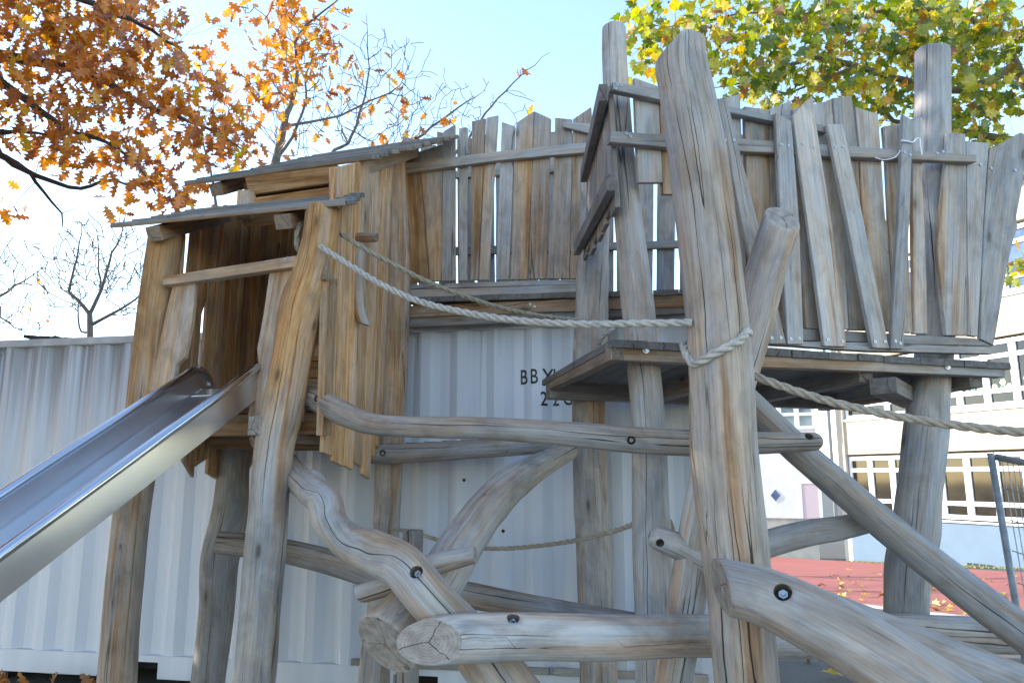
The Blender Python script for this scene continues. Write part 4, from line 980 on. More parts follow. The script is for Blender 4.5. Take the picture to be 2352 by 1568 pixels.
# ================================================================== ROPES
rope('rope', [(735, 566, 4.03), (800, 607, 3.95), (870, 650, 3.82), (960, 691, 3.66), (1080, 720, 3.48), (1200, 737, 3.32), (1330, 744, 3.2), (1460, 743, 3.1), (1590, 741, 3.04)], None, .0165, ROPE_PALE, 'pale twisted rope sagging from the playhouse front post to the tall front post', 'rope')
rope('rope', [(772, 530, 4.22), (830, 567, 4.2), (900, 605, 4.22), (980, 646, 4.3), (1080, 685, 4.45), (1180, 714, 4.62), (1270, 729, 4.8), (1345, 737, 4.99)], None, .0145, ROPE_GREY, 'grey twisted rope running from the playhouse to the rear platform post', 'rope')
wrap = []
c0 = W(1650, 792, 3.1); rw = 71 * depth(c0) / FOC + .014
for k in range(41):
    th = math.radians(-15 - k * 5.4); t = k / 40
    wrap.append(('w', c0.x - rw * math.cos(th + math.pi * 0) * -1, c0.y + rw * math.sin(th), c0.z - .105 + .19 * t * 1.0))
wp = [W(1590, 742, 3.04), W(1583, 790, 3.06), W(1592, 826, 2.99)]
def onpost(x, y, dr=.016):
    a = c0 + Vector((0, 0, 0)); d = ray(x, y); r = 71 * depth(c0) / FOC + dr
    cx, cy = c0.x + (y - 792) * .0003, c0.y
    A = d.x ** 2 + d.y ** 2; B = -2 * (d.x * cx + d.y * cy); Cc = cx * cx + cy * cy - r * r
    D = B * B - 4 * A * Cc
    t = (-B - math.sqrt(max(0, D))) / (2 * A); return O + d * t
rope('rope', [('w', *(c0 + Vector((-.12, .10, .02)))), ('w', *(onpost(1583, 815) + Vector((0, .03, 0)))), ('w', *onpost(1592, 834)), ('w', *onpost(1612, 828)), ('w', *onpost(1640, 812)), ('w', *onpost(1670, 797)), ('w', *onpost(1700, 780)), ('w', *onpost(1715, 764)), ('w', *(onpost(1722, 758) + Vector((0.02, .08, 0))))], None, .0185, ROPE_PALE, 'pale rope end wound round the tall front post', 'rope')
rope('rope', [(1715, 855, 3.15), (1745, 868, 3.1), (1820, 895, 3.05), (1900, 920, 3.0), (2000, 944, 2.94), (2120, 966, 2.88), (2240, 982, 2.82), (2360, 993, 2.76), (2600, 1008, 2.65), (3000, 1012, 2.52), (3330, 985, 2.42)], None, .0175, ROPE_BROWN, 'brown twisted rope leading from the tall front post out to the right', 'rope')
rope('rope', [(900, 1213, 5.28), (950, 1222, 5.2), (1010, 1240, 5.1), (1090, 1256, 4.95), (1160, 1259, 4.8), (1260, 1250, 4.6), (1340, 1237, 4.4), (1400, 1222, 4.2), (1462, 1201, 3.95)], None, .0135, ROPE_BROWN, 'low thin rope slung between the posts in front of the container', 'rope')
rope('rope', [(1524, 1185, 3.86), (1532, 1190, 3.84), (1541, 1203, 3.82), (1545, 1222, 3.82), (1540, 1245, 3.84)], None, .0135, ROPE_BROWN, 'short rope loop at the edge of the middle platform post', 'rope')
rope('rope', [(700, 508, 4.28), (688, 520, 4.22), (682, 545, 4.2), (684, 570, 4.2), (694, 585, 4.24)], None, .0165, ROPE_GREY, 'rope loop tied behind the top of the playhouse front post', 'rope')
rope('rope', [(1376, 790, 4.95), (1384, 775, 4.9), (1398, 762, 4.85), (1412, 750, 4.9)], None, .0135, ROPE_PALE, 'short rope stub behind the left corner of the platform', 'rope')
qa = W(3330, 985, 2.42); log('wooden_post', [('w', qa.x + .05, qa.y, -.1, .10), ('w', qa.x + .05, qa.y, 1.0, .10), ('w', qa.x + .04, qa.y, 2.3, .095)], warm=.2, label='round anchor post of the right hand rope just outside the picture', cat='wooden post')
# tattered white string on the last pale
def cord(name, pts, r, mat, parent):
    C = catmull([tuple(p) for p in pts], .01); V, F = [], []
    for i in range(len(C)):
        T = Vector(C[min(len(C) - 1, i + 1)] - C[max(0, i - 1)]).normalized(); A = T.orthogonal().normalized() if i == 0 else (A - T * A.dot(T)).normalized(); B = T.cross(A)
        for k in range(5): th = k * 1.2566; V.append(Vector(C[i]) + (A * math.cos(th) + B * math.sin(th)) * r)
    for i in range(len(C) - 1):
        for k in range(5): F.append((i * 5 + k, i * 5 + (k + 1) % 5, (i + 1) * 5 + (k + 1) % 5, (i + 1) * 5 + k))
    me = bpy.data.meshes.new(name); org = Vector(C[0]); me.from_pydata([v - org for v in V], [], F); return put(name, me, mat, org, parent)
STRING = plain('white_string', (.75, .76, .80), .6)
h = lambda x, y, o=.082: FP.hit(x, y, o)
tag(cord('string', [h(2070, 324), h(2072, 323, .09), h(2085, 325, .085), h(2098, 327, .085), h(2103, 320), h(2112, 318), h(2114, 336), h(2118, 356)], .0045, STRING, None), 'tattered white string tied round the last crooked pale of the fence', 'string')
tag(cord('string', [h(2068, 345), h(2062, 355, .07), h(2052, 363, .06), h(2030, 367, .05), h(2010, 362, .05)], .003, STRING, None), 'white string end hanging on the lower fence rail', 'string')

# ================================================================== SITE FENCE
sf = thing('mesh_fence', W(2340, 1440, 4.4), 'galvanised steel mesh site fence panel at the right edge', 'fence')
a = W(2275, 1040, 4.6); b = W(2344, 1450, 4.6); b2 = b + (b - a) * .6
def tube(name, pts, r, mat, parent, sg=10):
    V, F = [], []; P = [Vector(p) for p in pts]
    for i, c in enumerate(P):
        T = (P[min(len(P) - 1, i + 1)] - P[max(0, i - 1)]).normalized(); A = T.orthogonal().normalized(); B = T.cross(A)
        for k in range(sg): th = 2 * math.pi * k / sg; V.append(c + (A * math.cos(th) + B * math.sin(th)) * r)
    for i in range(len(P) - 1):
        for k in range(sg): F.append((i * sg + k, i * sg + (k + 1) % sg, (i + 1) * sg + (k + 1) % sg, (i + 1) * sg + k))
    F.append(tuple(range(sg))[::-1]); F.append(tuple(range((len(P) - 1) * sg, len(P) * sg)))
    me = bpy.data.meshes.new(name); me.from_pydata([v - P[0] for v in V], [], F); me.polygons.foreach_set('use_smooth', [True] * len(F)); return put(name, me, mat, P[0], parent)
tube('tube', [a, b, b2], .0195, GALV, sf)
ru = (W(2352, 1062, 4.45) - W(2292, 1050, 4.6)).normalized()
tube('tube', [W(2288, 1049, 4.6), W(2288, 1049, 4.6) + ru * 2.2], .0195, KERBM, sf)
V, F = [], []
def wire(p, q, r=.0034):
    T = (q - p).normalized(); A = T.orthogonal().normalized(); B = T.cross(A); i = len(V)
    for c in (p, q):
        for k in range(3): V.append(c + (A * math.cos(k * 2.09) + B * math.sin(k * 2.09)) * r)
    for k in range(3): F.append((i + k, i + (k + 1) % 3, i + 3 + (k + 1) % 3, i + 3 + k))
st = W(2288, 1049, 4.6); dnv = (b2 - a)
for k in range(1, 60): p = st + ru * (k * .034); wire(p, p + dnv)
for k in range(1, 9): p = st + dnv * (k / 9); wire(p, p + ru * 2.1)
me = bpy.data.meshes.new('wire_mesh'); me.from_pydata([v - st for v in V], [], F); ob = put('wire_mesh', me, GALV, st, sf); ob['kind'] = 'stuff'

# ================================================================== TREES
def leaf_material(name, stops, trans=.5):
    m, n, l, p = newmat(name); n.remove(p)
    at = N(n, 'ShaderNodeAttribute', attribute_name='lc'); oi = n.new('ShaderNodeObjectInfo')
    f = math_(n, l, 'FRACT', math_(n, l, 'ADD', at.outputs['Fac'], oi.outputs['Random']))
    r = ramp(n, stops); l.new(f, r.inputs[0])
    ge = n.new('ShaderNodeNewGeometry'); t = N(n, 'ShaderNodeTexNoise'); t.inputs['Scale'].default_value = 22; t.inputs['Detail'].default_value = 3; l.new(ge.outputs['Position'], t.inputs['Vector'])
    vr = ramp(n, [(.3, .6), (.7, 1.25)]); l.new(t.outputs['Fac'], vr.inputs[0])
    c = mix(n, l, .8, r.outputs[0], vr.outputs[0], 'MULTIPLY')
    d = n.new('ShaderNodeBsdfDiffuse'); l.new(c, d.inputs[0])
    tb = n.new('ShaderNodeBsdfTranslucent'); hs = N(n, 'ShaderNodeHueSaturation'); hs.inputs['Saturation'].default_value = 1.15; hs.inputs['Value'].default_value = 1.4; l.new(c, hs.inputs['Color']); l.new(hs.outputs[0], tb.inputs[0])
    gl = n.new('ShaderNodeBsdfGlossy'); gl.inputs['Roughness'].default_value = .45
    ms = n.new('ShaderNodeMixShader'); ms.inputs[0].default_value = trans; l.new(d.outputs[0], ms.inputs[1]); l.new(tb.outputs[0], ms.inputs[2])
    m2 = n.new('ShaderNodeMixShader'); m2.inputs[0].default_value = .06; l.new(ms.outputs[0], m2.inputs[1]); l.new(gl.outputs[0], m2.inputs[2])
    l.new(m2.outputs[0], n['Material Output'].inputs['Surface']); return m
OAKLEAF = leaf_material('russet_oak_leaf', [(0, (.24, .075, .018)), (.35, (.40, .13, .023)), (.65, (.54, .20, .028)), (.88, (.60, .25, .032)), (.96, (.60, .36, .04)), (1, (.45, .36, .05))])
OAKLEAF2 = leaf_material('orange_oak_leaf', [(0, (.32, .10, .02)), (.4, (.55, .19, .025)), (.8, (.68, .30, .035)), (1, (.70, .40, .05))])
PLANELEAF = leaf_material('plane_leaf', [(0, (.075, .13, .016)), (.26, (.17, .225, .02)), (.50, (.33, .345, .025)), (.76, (.55, .45, .033)), (.88, (.54, .32, .028)), (.94, (.28, .11, .026)), (1, (.12, .17, .018))], .56)
BARK = speckle('oak_bark', (.035, .03, .026), (.11, .10, .09), 40, .9, .8)
BARKL = speckle('haze_paled_bark', (.09, .08, .072), (.20, .185, .17), 40, .9, .5)  # bark lightened so the farther trees look hazy; haze is in the colour
BARKP = speckle('plane_bark', (.07, .06, .045), (.20, .18, .135), 14, .85, .4)

HALF_OAK = [(.02, .0), (.05, .10), (.20, .17), (.08, .27), (.36, .44), (.24, .47), (.12, .52), (.35, .72), (.22, .73), (.11, .76), (.17, .90), (0, 1.0)]
HALF_PLANE = [(.02, .0), (.26, -.03), (.22, .10), (.52, .27), (.40, .34), (.26, .42), (.38, .64), (.24, .64), (.14, .68), (0, 1.0)]
def leaf_template(half, fold, curl, stalk=.22):
    V = [(0, y, -curl * y * y) for x, y in half]; k = len(half)
    for sg in (1, -1): V += [(sg * x, y, fold * x - curl * y * y) for x, y in half]
    F = []
    for i in range(k - 1):
        F.append((i, k + i, k + i + 1)); F.append((i, k + i + 1, i + 1)); F.append((i, 2 * k + i + 1, 2 * k + i)); F.append((i, i + 1, 2 * k + i + 1))
    b = len(V); V += [(-.008, 0, 0), (.008, 0, 0), (0, -stalk, .02)]; F.append((b, b + 1, b + 2))
    return np.array(V, float), np.array(F, np.int32)
def simple_template():
    V = np.array([(0, 0, 0), (.3, .35, .05), (.12, .5, .02), (.25, .75, .03), (0, 1, -.1), (-.25, .75, .03), (-.12, .5, .02), (-.3, .35, .05)], float)
    F = np.array([(0, 1, 2), (0, 2, 6), (0, 6, 7), (2, 3, 4), (2, 4, 6), (4, 5, 6)], np.int32); return V, F
def orient(n, hang=.5):
    ax = rng.normal(size=(n, 3)); ax /= np.linalg.norm(ax, axis=1)[:, None]; ax = ax * .8 + np.array([0, 0, -hang]); ax /= np.linalg.norm(ax, axis=1)[:, None]
    nm = rng.normal(size=(n, 3)); nm /= np.linalg.norm(nm, axis=1)[:, None]; nm = nm * .9 + np.array([.1, -.55, .25])
    nm -= ax * (nm * ax).sum(1)[:, None]; nm /= np.linalg.norm(nm, axis=1)[:, None]; x = np.cross(ax, nm)
    return np.stack([x, ax, nm], 2)                     # columns
def leaves_mesh(name, tmpl, pos, R, size, mat, parent, kind='stuff'):
    Vt, Ft = tmpl; n = len(pos); nv = len(Vt); org = np.array(abs_loc(parent)) if parent else np.zeros(3)
    P = np.einsum('nij,vj->nvi', R, Vt) * size[:, None, None] + pos[:, None, :] - org
    F = (Ft[None] + (np.arange(n) * nv)[:, None, None]).reshape(-1, 3)
    me = bpy.data.meshes.new(name); me.vertices.add(n * nv); me.vertices.foreach_set('co', P.astype(np.float32).ravel())
    me.loops.add(F.size); me.loops.foreach_set('vertex_index', F.ravel().astype(np.int32)); me.polygons.add(len(F))
    me.polygons.foreach_set('loop_start', np.arange(0, F.size, 3, dtype=np.int32)); me.update(calc_edges=True); me.validate()
    set_attr(me, 'lc', 'FLOAT', np.repeat(rng.random(n), nv), 'POINT')
    o = put(name, me, mat, org, parent)
    if kind: o['kind'] = kind
    return o
def tubes_mesh(name, paths, mat, parent, sides, kind=None):
    V, F = [], []; nvt = 0
    for pts, rad in paths:
        P = np.array(pts, float); T = np.gradient(P, axis=0); T /= np.linalg.norm(T, axis=1)[:, None] + 1e-9
        ref = np.array([.31, .2, .93]) if abs(T[:, 2]).mean() < .9 else np.array([1., .1, 0]); A = ref - T * (T @ ref)[:, None]; A /= np.linalg.norm(A, axis=1)[:, None]; B = np.cross(T, A)
        th = np.arange(sides) * 2 * math.pi / sides; ring = P[:, None] + (A[:, None] * np.cos(th)[None, :, None] + B[:, None] * np.sin(th)[None, :, None]) * np.array(rad)[:, None, None]
        V.append(ring.reshape(-1, 3)); n = len(P)
        i, k = np.meshgrid(np.arange(n - 1), np.arange(sides), indexing='ij'); k2 = (k + 1) % sides
        F.append(np.stack([i * sides + k, i * sides + k2, (i + 1) * sides + k2, (i + 1) * sides + k], -1).reshape(-1, 4) + nvt); nvt += n * sides
    V = np.concatenate(V); F = np.concatenate(F).astype(np.int32); org = np.array(abs_loc(parent))
    me = bpy.data.meshes.new(name); me.vertices.add(len(V)); me.vertices.foreach_set('co', (V - org).astype(np.float32).ravel()); me.loops.add(F.size); me.loops.foreach_set('vertex_index', F.ravel()); me.polygons.add(len(F))
    me.polygons.foreach_set('loop_start', np.arange(0, F.size, 4, dtype=np.int32)); me.polygons.foreach_set('use_smooth', np.ones(len(F), bool)); me.update(calc_edges=True)
    o = put(name, me, mat, org, parent)
    if kind: o['kind'] = kind
    return o
def smooth_path(P, step=.12, wob=.0):
    C = catmull(P, step)
    if wob: C[1:-1, :3] += rng.normal(size=(len(C) - 2, 3)) * wob
    return C
class Tree:
    def __init__(s, name, base, label, cat='tree'):
        s.o = thing(name, base, label, cat); s.nodes = []; s.rad = []; s.twigs = []; s.ends = []
    def limb(s, P, mat, name='branch', sides=8, wob=.008):
        C = smooth_path(P, .14, wob); s.nodes += [tuple(c[:3]) for c in C]; s.rad += list(C[:, 3])
        tubes_mesh(name, [(C[:, :3], np.maximum(C[:, 3], .003))], mat, s.o, sides)
    def pxlimb(s, pts, mat, **k):
        P = []
        for q in pts:
            if q[0] == 'w': P.append(q[1:])
            else: p = W(*q[:3]); P.append((p.x, p.y, p.z, q[3]))
        s.limb(P, mat, **k)
    def grow(s, targets, bend=.25, rmin=.0022, maxr=.012, maxlen=3.0):
        nd = np.array(s.nodes); rd = np.array(s.rad); tg = np.array(targets); core = nd[np.argmax(rd)] * .5 + nd.mean(0) * .5
        d0 = np.array([np.min(np.linalg.norm(nd - t, axis=1)) for t in tg]); order = np.argsort(d0)
        for i in order:
            t = tg[i]; dv_ = t - nd; d = np.linalg.norm(dv_, axis=1); o_ = t - core; o_ = o_ / (np.linalg.norm(o_) + 1e-6)
            j = int(np.argmin(d * (1 + .9 * (1 - (dv_ @ o_) / (d + 1e-6))))); L = d[j]
            if L > maxlen: continue
            a = nd[j]; n = max(4, int(L / .10)); u = np.linspace(0, 1, n)[:, None]
            side = rng.normal(size=3) * L * bend * .5; c = a * (1 - u) + t * u + side * (u * (1 - u)) * 2 + rng.normal(size=(n, 3)) * min(.012, L * .02) * (u * (1 - u) * 4)
            r0 = min(rd[j] * .65, maxr, .0030 + .0045 * L); r = np.linspace(max(r0, rmin), rmin, n)
            s.twigs.append((c, r)); nd = np.vstack([nd, c[1:]]); rd = np.r_[rd, r[1:]]; s.ends.append((c[-1], c[-1] - c[-2]))
    def twig_mesh(s, mat): 
        if s.twigs: tubes_mesh('twigs', s.twigs, mat, s.o, 4, 'stuff')
def blobs(lst):
    out = []
    for cx, cy, rx, ry, k, Y0, Y1 in lst:
        for _ in range(k):
            a = random.random() * 6.283; r = math.sqrt(random.random()); out.append(tuple(W(cx + rx * r * math.cos(a), cy + ry * r * math.sin(a), random.uniform(Y0, Y1))))
    return out
def add_leaves(tree, half, mat, ends, per, size, spread, hang, single=300, name='leaf'):
    pos = []
    for e, dr in ends:
        for _ in range(random.randint(*per)): pos.append(np.array(e) + rng.normal(size=3) * spread)
    if not pos: return
    pos = np.array(pos); n = len(pos); R = orient(n, hang); sz = rng.uniform(size[0], size[1], n)
    q = np.array([PX(Vector(p)) for p in pos]); vis = (q[:, 0] > -10) & (q[:, 0] < 2362) & (q[:, 1] > -10) & (q[:, 1] < 1570)
    score = np.where(vis, sz / q[:, 2], -1); order = np.argsort(-score); big = order[:min(single, int(vis.sum()))]; rest = np.array([i for i in range(n) if i not in set(big.tolist())], int)
    T = [leaf_template(half, random.uniform(-.25, .45), random.uniform(-.1, .45)) for _ in range(5)]
    ms = []
    for k, (Vt, Ft) in enumerate(T):
        me = bpy.data.meshes.new(name); me.from_pydata(Vt.tolist(), [], Ft.tolist()); me.materials.append(mat); set_attr(me, 'lc', 'FLOAT', np.zeros(len(Vt)), 'POINT'); ms.append(me)
    org = abs_loc(tree.o)
    for i in big:
        o = bpy.data.objects.new(name, ms[random.randrange(5)]); COL.objects.link(o); o.parent = tree.o
        M = Matrix([list(R[i][r]) + [0] for r in range(3)] + [[0, 0, 0, 1]]); o.matrix_local = Matrix.Translation(Vector(pos[i]) - org) @ M @ Matrix.Scale(float(sz[i]), 4)
    if len(rest):
        for k in range(3):
            sel = rest[k::3]
            if len(sel): leaves_mesh('foliage', T[k], pos[sel], R[sel], sz[sel], mat, tree.o)

# ---- the big russet oak at the left
TB = (-8.9, 7.6, 0.0)
oak = Tree('oak_tree', TB, 'large oak with dense russet leaves overhanging the container from the left')
oak.limb([(-8.9, 7.6, -.1, .34), (-8.8, 7.6, 1.5, .29), (-8.7, 7.5, 3.2, .26), (-8.75, 7.4, 5.2, .21), (-8.6, 7.2, 7.5, .15), (-8.5, 7.0, 10.2, .05)], BARK, name='trunk', sides=14, wob=.01)
oak.pxlimb([('w', -8.72, 7.45, 4.4, .13), ('w', -7.0, 7.4, 5.9, .10), (-60, 118, 7.4, .07), (0, 128, 7.4, .06), (160, 157, 7.4, .045), (233, 180, 7.4, .04), (293, 220, 7.35, .032), (364, 254, 7.3, .024), (467, 290, 7.3, .016), (567, 352, 7.3, .007)], BARK)
oak.pxlimb([('w', -8.7, 7.5, 3.9, .11), ('w', -7.0, 7.2, 5.0, .08), (-50, 165, 7.0, .05), (0, 190, 7.0, .042), (67, 233, 7.0, .036), (150, 293, 6.9, .026), (270, 340, 6.85, .016), (335, 405, 6.8, .007)], BARK)
oak.pxlimb([('w', -8.7, 7.5, 3.2, .10), ('w', -6.8, 7.7, 4.1, .07), (-50, 330, 7.7, .05), (0, 352, 7.7, .040), (33, 377, 7.7, .035), (83, 403, 7.7, .028), (160, 430, 7.7, .022), (207, 428, 7.7, .019), (257, 413, 7.7, .015), (300, 424, 7.7, .011), (367, 425, 7.7, .005)], BARK)
oak.pxlimb([(10, 360, 7.7, .03), (67, 397, 7.75, .022), (100, 443, 7.8, .016), (140, 490, 7.8, .010), (143, 522, 7.8, .005)], BARK)
oak.pxlimb([('w', -8.7, 7.4, 5.6, .10), ('w', -7.0, 7.0, 7.0, .07), (-30, -40, 7.0, .05), (120, -20, 6.9, .04), (240, 20, 6.9, .028), (350, 70, 6.8, .018), (430, 130, 6.8, .007)], BARK)
oak.pxlimb([('w', -7.6, 7.4, 5.2, .06), (-30, 302, 7.3, .03), (0, 302, 7.3, .025), (85, 303, 7.3, .014), (180, 330, 7.3, .006)], BARK)
cl = blobs([(60, 50, 130, 90, 80, 6.2, 8.2), (200, 50, 150, 80, 75, 6.2, 8.2), (320, 90, 110, 100, 50, 6.3, 8.2), (110, 170, 150, 80, 66, 6.2, 8), (280, 190, 150, 80, 58, 6.3, 8), (420, 245, 110, 65, 40, 6.5, 8), (510, 310, 80, 65, 36, 6.6, 8), (95, 290, 100, 60, 40, 6.2, 7.8), (225, 325, 110, 45, 32, 6.3, 7.8), (320, 375, 80, 45, 20, 6.5, 7.8), (385, 435, 50, 35, 12, 7, 7.8), (545, 350, 45, 40, 9, 6.8, 7.8), (425, 445, 45, 30, 6, 7, 7.8), (15, 470, 20, 20, 4, 7.4, 8), (500, 40, 120, 50, 5, 7.2, 8.2), (480, 170, 60, 60, 9, 7, 8), (200, 420, 150, 60, 7, 7.2, 8)])
oak.grow(cl, maxr=.010); 
add_leaves(oak, HALF_OAK, OAKLEAF, oak.ends, (2, 3), (.125, .19), .08, .55)
oak.twig_mesh(BARK)
# its crown outside the picture, which shades the playground
n = 32000; P = []
while len(P) < n:
    v = rng.uniform(-1, 1, 3)
    if (v ** 4).sum() > 1: continue
    p = np.array([-8.9, 3.1, 5.9]) + v * np.array([4.3, 4.7, 3.7])
    x, y, d = PX(Vector(p))
    if -40 < x < 2400 and -60 < y < 1600 and d > 0: continue
    P.append(p)
P = np.array(P); leaves_mesh('foliage', simple_template(), P, orient(n, .3), rng.uniform(.19, .27, n), OAKLEAF, oak.o)

# ---- the nearly leafless oak behind the playhouse
oak2 = Tree('oak_tree', (-3.0, 9.8, gz(9.8)), 'slim oak behind the playhouse roof with few orange leaves on bare branches')
bz = W(612, 520, 9.8)
oak2.pxlimb([('w', -2.95, 9.8, gz(9.8) - .1, .11), (606, 900, 9.8, 0.0850), (610, 640, 9.8, 0.0808), (616, 470, 9.8, 0.0723)], BARKL, name='trunk', sides=12)
oak2.pxlimb([(616, 470, 9.8, 0.0680), (632, 370, 9.8, 0.0553), (654, 287, 9.8, 0.0442), (684, 167, 9.8, 0.0248), (680, 100, 9.7, 0.0205), (700, 60, 9.7, 0.0174), (744, 27, 9.7, 0.0136), (767, 7, 9.7, 0.0112), (815, -40, 9.7, 0.0062)], BARKL)
oak2.pxlimb([(618, 455, 9.8, 0.0310), (640, 362, 9.85, 0.0248), (674, 310, 9.9, 0.0211), (704, 233, 9.9, 0.0167), (700, 187, 9.9, 0.0124), (720, 120, 9.9, 0.0050)], BARKL)
oak2.pxlimb([(655, 290, 9.8, 0.0217), (734, 277, 9.9, 0.0174), (784, 263, 10, 0.0149), (850, 233, 10, 0.0118), (917, 197, 10, 0.0074), (955, 108, 10, 0.0025)], BARKL)
oak2.pxlimb([(700, 420, 9.9, 0.0279), (770, 345, 10, 0.0223), (800, 330, 10, 0.0205), (834, 240, 10, 0.0161), (847, 157, 10.1, 0.0105), (841, 33, 10.1, 0.0037)], BARKL)
oak2.pxlimb([(760, 430, 10, 0.0279), (860, 375, 10.2, 0.0236), (951, 322, 10.2, 0.0186), (1050, 250, 10.2, 0.0124), (1111, 210, 10.2, 0.0037)], BARKL)
oak2.pxlimb([(900, 470, 10.2, 0.0279), (1020, 380, 10.3, 0.0223), (1074, 317, 10.3, 0.0186), (1117, 260, 10.3, 0.0149), (1194, 177, 10.3, 0.0087), (1264, 120, 10.3, 0.0025)], BARKL)
oak2.pxlimb([(616, 640, 9.8, 0.0510), (520, 560, 9.9, 0.0279), (498, 480, 9.9, 0.0217), (490, 430, 9.9, 0.0174), (470, 340, 9.9, 0.0124), (455, 250, 9.9, 0.0050)], BARKL)
oak2.pxlimb([(800, 330, 10, 0.0124), (784, 290, 10, 0.0099), (840, 320, 9.9, 0.0074)], BARKL)
# the limbs seen above the roofs spring from the hidden crown base
for q in ((700, 420, 9.9), (760, 430, 10), (900, 470, 10.2)): oak2.pxlimb([(612, 600, 9.8, 0.0595), ((612 + q[0]) / 2, (600 + q[1]) / 2 + 15, 9.9, .06), (*q, .045)], BARKL)
lf = blobs([(620, 170, 55, 75, 50, 9.2, 10.2), (640, 40, 45, 40, 22, 9.2, 10.2), (690, 60, 60, 50, 30, 9.3, 10.3), (560, 15, 50, 18, 7, 9.2, 10), (500, 150, 45, 50, 8, 9.2, 10), (590, 230, 60, 50, 16, 9.2, 10.2), (700, 150, 50, 70, 18, 9.4, 10.2), (760, 60, 70, 60, 12, 9.4, 10.3)])
sp_ = blobs([(760, 200, 80, 110, 22, 9.5, 10.4), (860, 220, 110, 120, 26, 9.6, 10.5), (950, 260, 70, 60, 12, 9.8, 10.5), (660, 320, 80, 40, 14, 9.5, 10.2), (1000, 270, 60, 50, 5, 10, 10.5), (1195, 165, 10, 10, 2, 10.2, 10.4), (1222, 235, 6, 6, 1, 10.2, 10.4)])
bare = blobs([(850, 200, 180, 140, 210, 9.5, 10.6), (1000, 260, 110, 80, 110, 9.9, 10.6), (1120, 240, 100, 70, 32, 10, 10.5), (700, 240, 120, 120, 50, 9.4, 10.4), (520, 330, 90, 110, 40, 9.6, 10.2)])
oak2.grow(lf, rmin=.0062); e1 = list(oak2.ends); oak2.ends = []
oak2.grow(sp_, rmin=.0062); e2 = list(oak2.ends); oak2.grow(bare, bend=.22, rmin=.0050)
add_leaves(oak2, HALF_OAK, OAKLEAF2, e1, (1, 3), (.13, .19), .08, .55, single=240); add_leaves(oak2, HALF_OAK, OAKLEAF2, e2, (1, 2), (.13, .18), .04, .6, single=60)
oak2.twig_mesh(BARKL)

# ---- bare tree at the left above the container
bt = Tree('bare_tree', W(208, 1180, 13.0) * 1, 'bare leafless tree standing behind the container at the left of the playhouse')
bt.pxlimb([(209, 1190, 13, 0.0720), (209, 900, 13, 0.0612), (208, 770, 13, 0.0540), (206, 722, 13, 0.0468)], BARKL, name='trunk', sides=10)
bt.pxlimb([(206, 722, 13, 0.0360), (180, 690, 13, 0.0302), (160, 668, 13, 0.0259), (166, 636, 13, 0.0216), (183, 556, 13, 0.0130), (190, 500, 13, 0.0036)], BARKL)
bt.pxlimb([(207, 720, 13, 0.0360), (233, 663, 13, 0.0302), (247, 620, 13, 0.0245), (260, 580, 13, 0.0202), (277, 543, 13, 0.0130), (290, 480, 13, 0.0043)], BARKL)
bt.pxlimb([(232, 663, 13, 0.0216), (228, 620, 13.1, 0.0173), (227, 573, 13.1, 0.0130), (223, 510, 13.1, 0.0043)], BARKL)
bt.pxlimb([(210, 746, 13, 0.0324), (253, 722, 12.9, 0.0259), (293, 700, 12.9, 0.0202), (332, 664, 12.8, 0.0144), (360, 600, 12.8, 0.0058)], BARKL)
bt.pxlimb([(206, 760, 13, 0.0216), (187, 762, 13, 0.0187), (178, 715, 13.1, 0.0144), (182, 680, 13.1, 0.0072)], BARKL)
bt.grow(blobs([(230, 580, 110, 100, 190, 12.4, 13.6), (150, 640, 70, 80, 80, 12.5, 13.5), (290, 660, 50, 70, 55, 12.4, 13.4)]), bend=.25, rmin=.0085); bt.twig_mesh(BARKL)
bt2 = Tree('bare_tree', (-9.0, 11.5, gz(11.5)), 'bare tree cut by the left edge of the picture, thin twigs over the container')
bt2.limb([(-9.0, 11.5, gz(11.5), .13), (-8.9, 11.5, 2.5, .10), (-8.8, 11.4, 5.5, .06), (-8.6, 11.3, 8.5, .02)], BARKL, name='trunk')
bt2.pxlimb([('w', -8.9, 11.5, 2.9, .06), (-40, 705, 11.5, 0.0252), (0, 682, 11.5, 0.0202), (33, 656, 11.5, 0.0158), (77, 633, 11.5, 0.0086), (110, 605, 11.5, 0.0036)], BARKL)
bt2.pxlimb([('w', -8.9, 11.5, 2.5, .05), (-20, 715, 11.5, 0.0180), (0, 727, 11.5, 0.0158), (33, 752, 11.5, 0.0108), (75, 768, 11.5, 0.0043)], BARKL)
bt2.grow(blobs([(40, 620, 80, 80, 60, 11.2, 12), (60, 720, 70, 40, 22, 11.2, 12)]), bend=.25, rmin=.0075)
e3 = bt2.ends[::7]; bt2.twig_mesh(BARKL); add_leaves(bt2, HALF_OAK, OAKLEAF2, e3, (1, 1), (.07, .10), .02, .7)

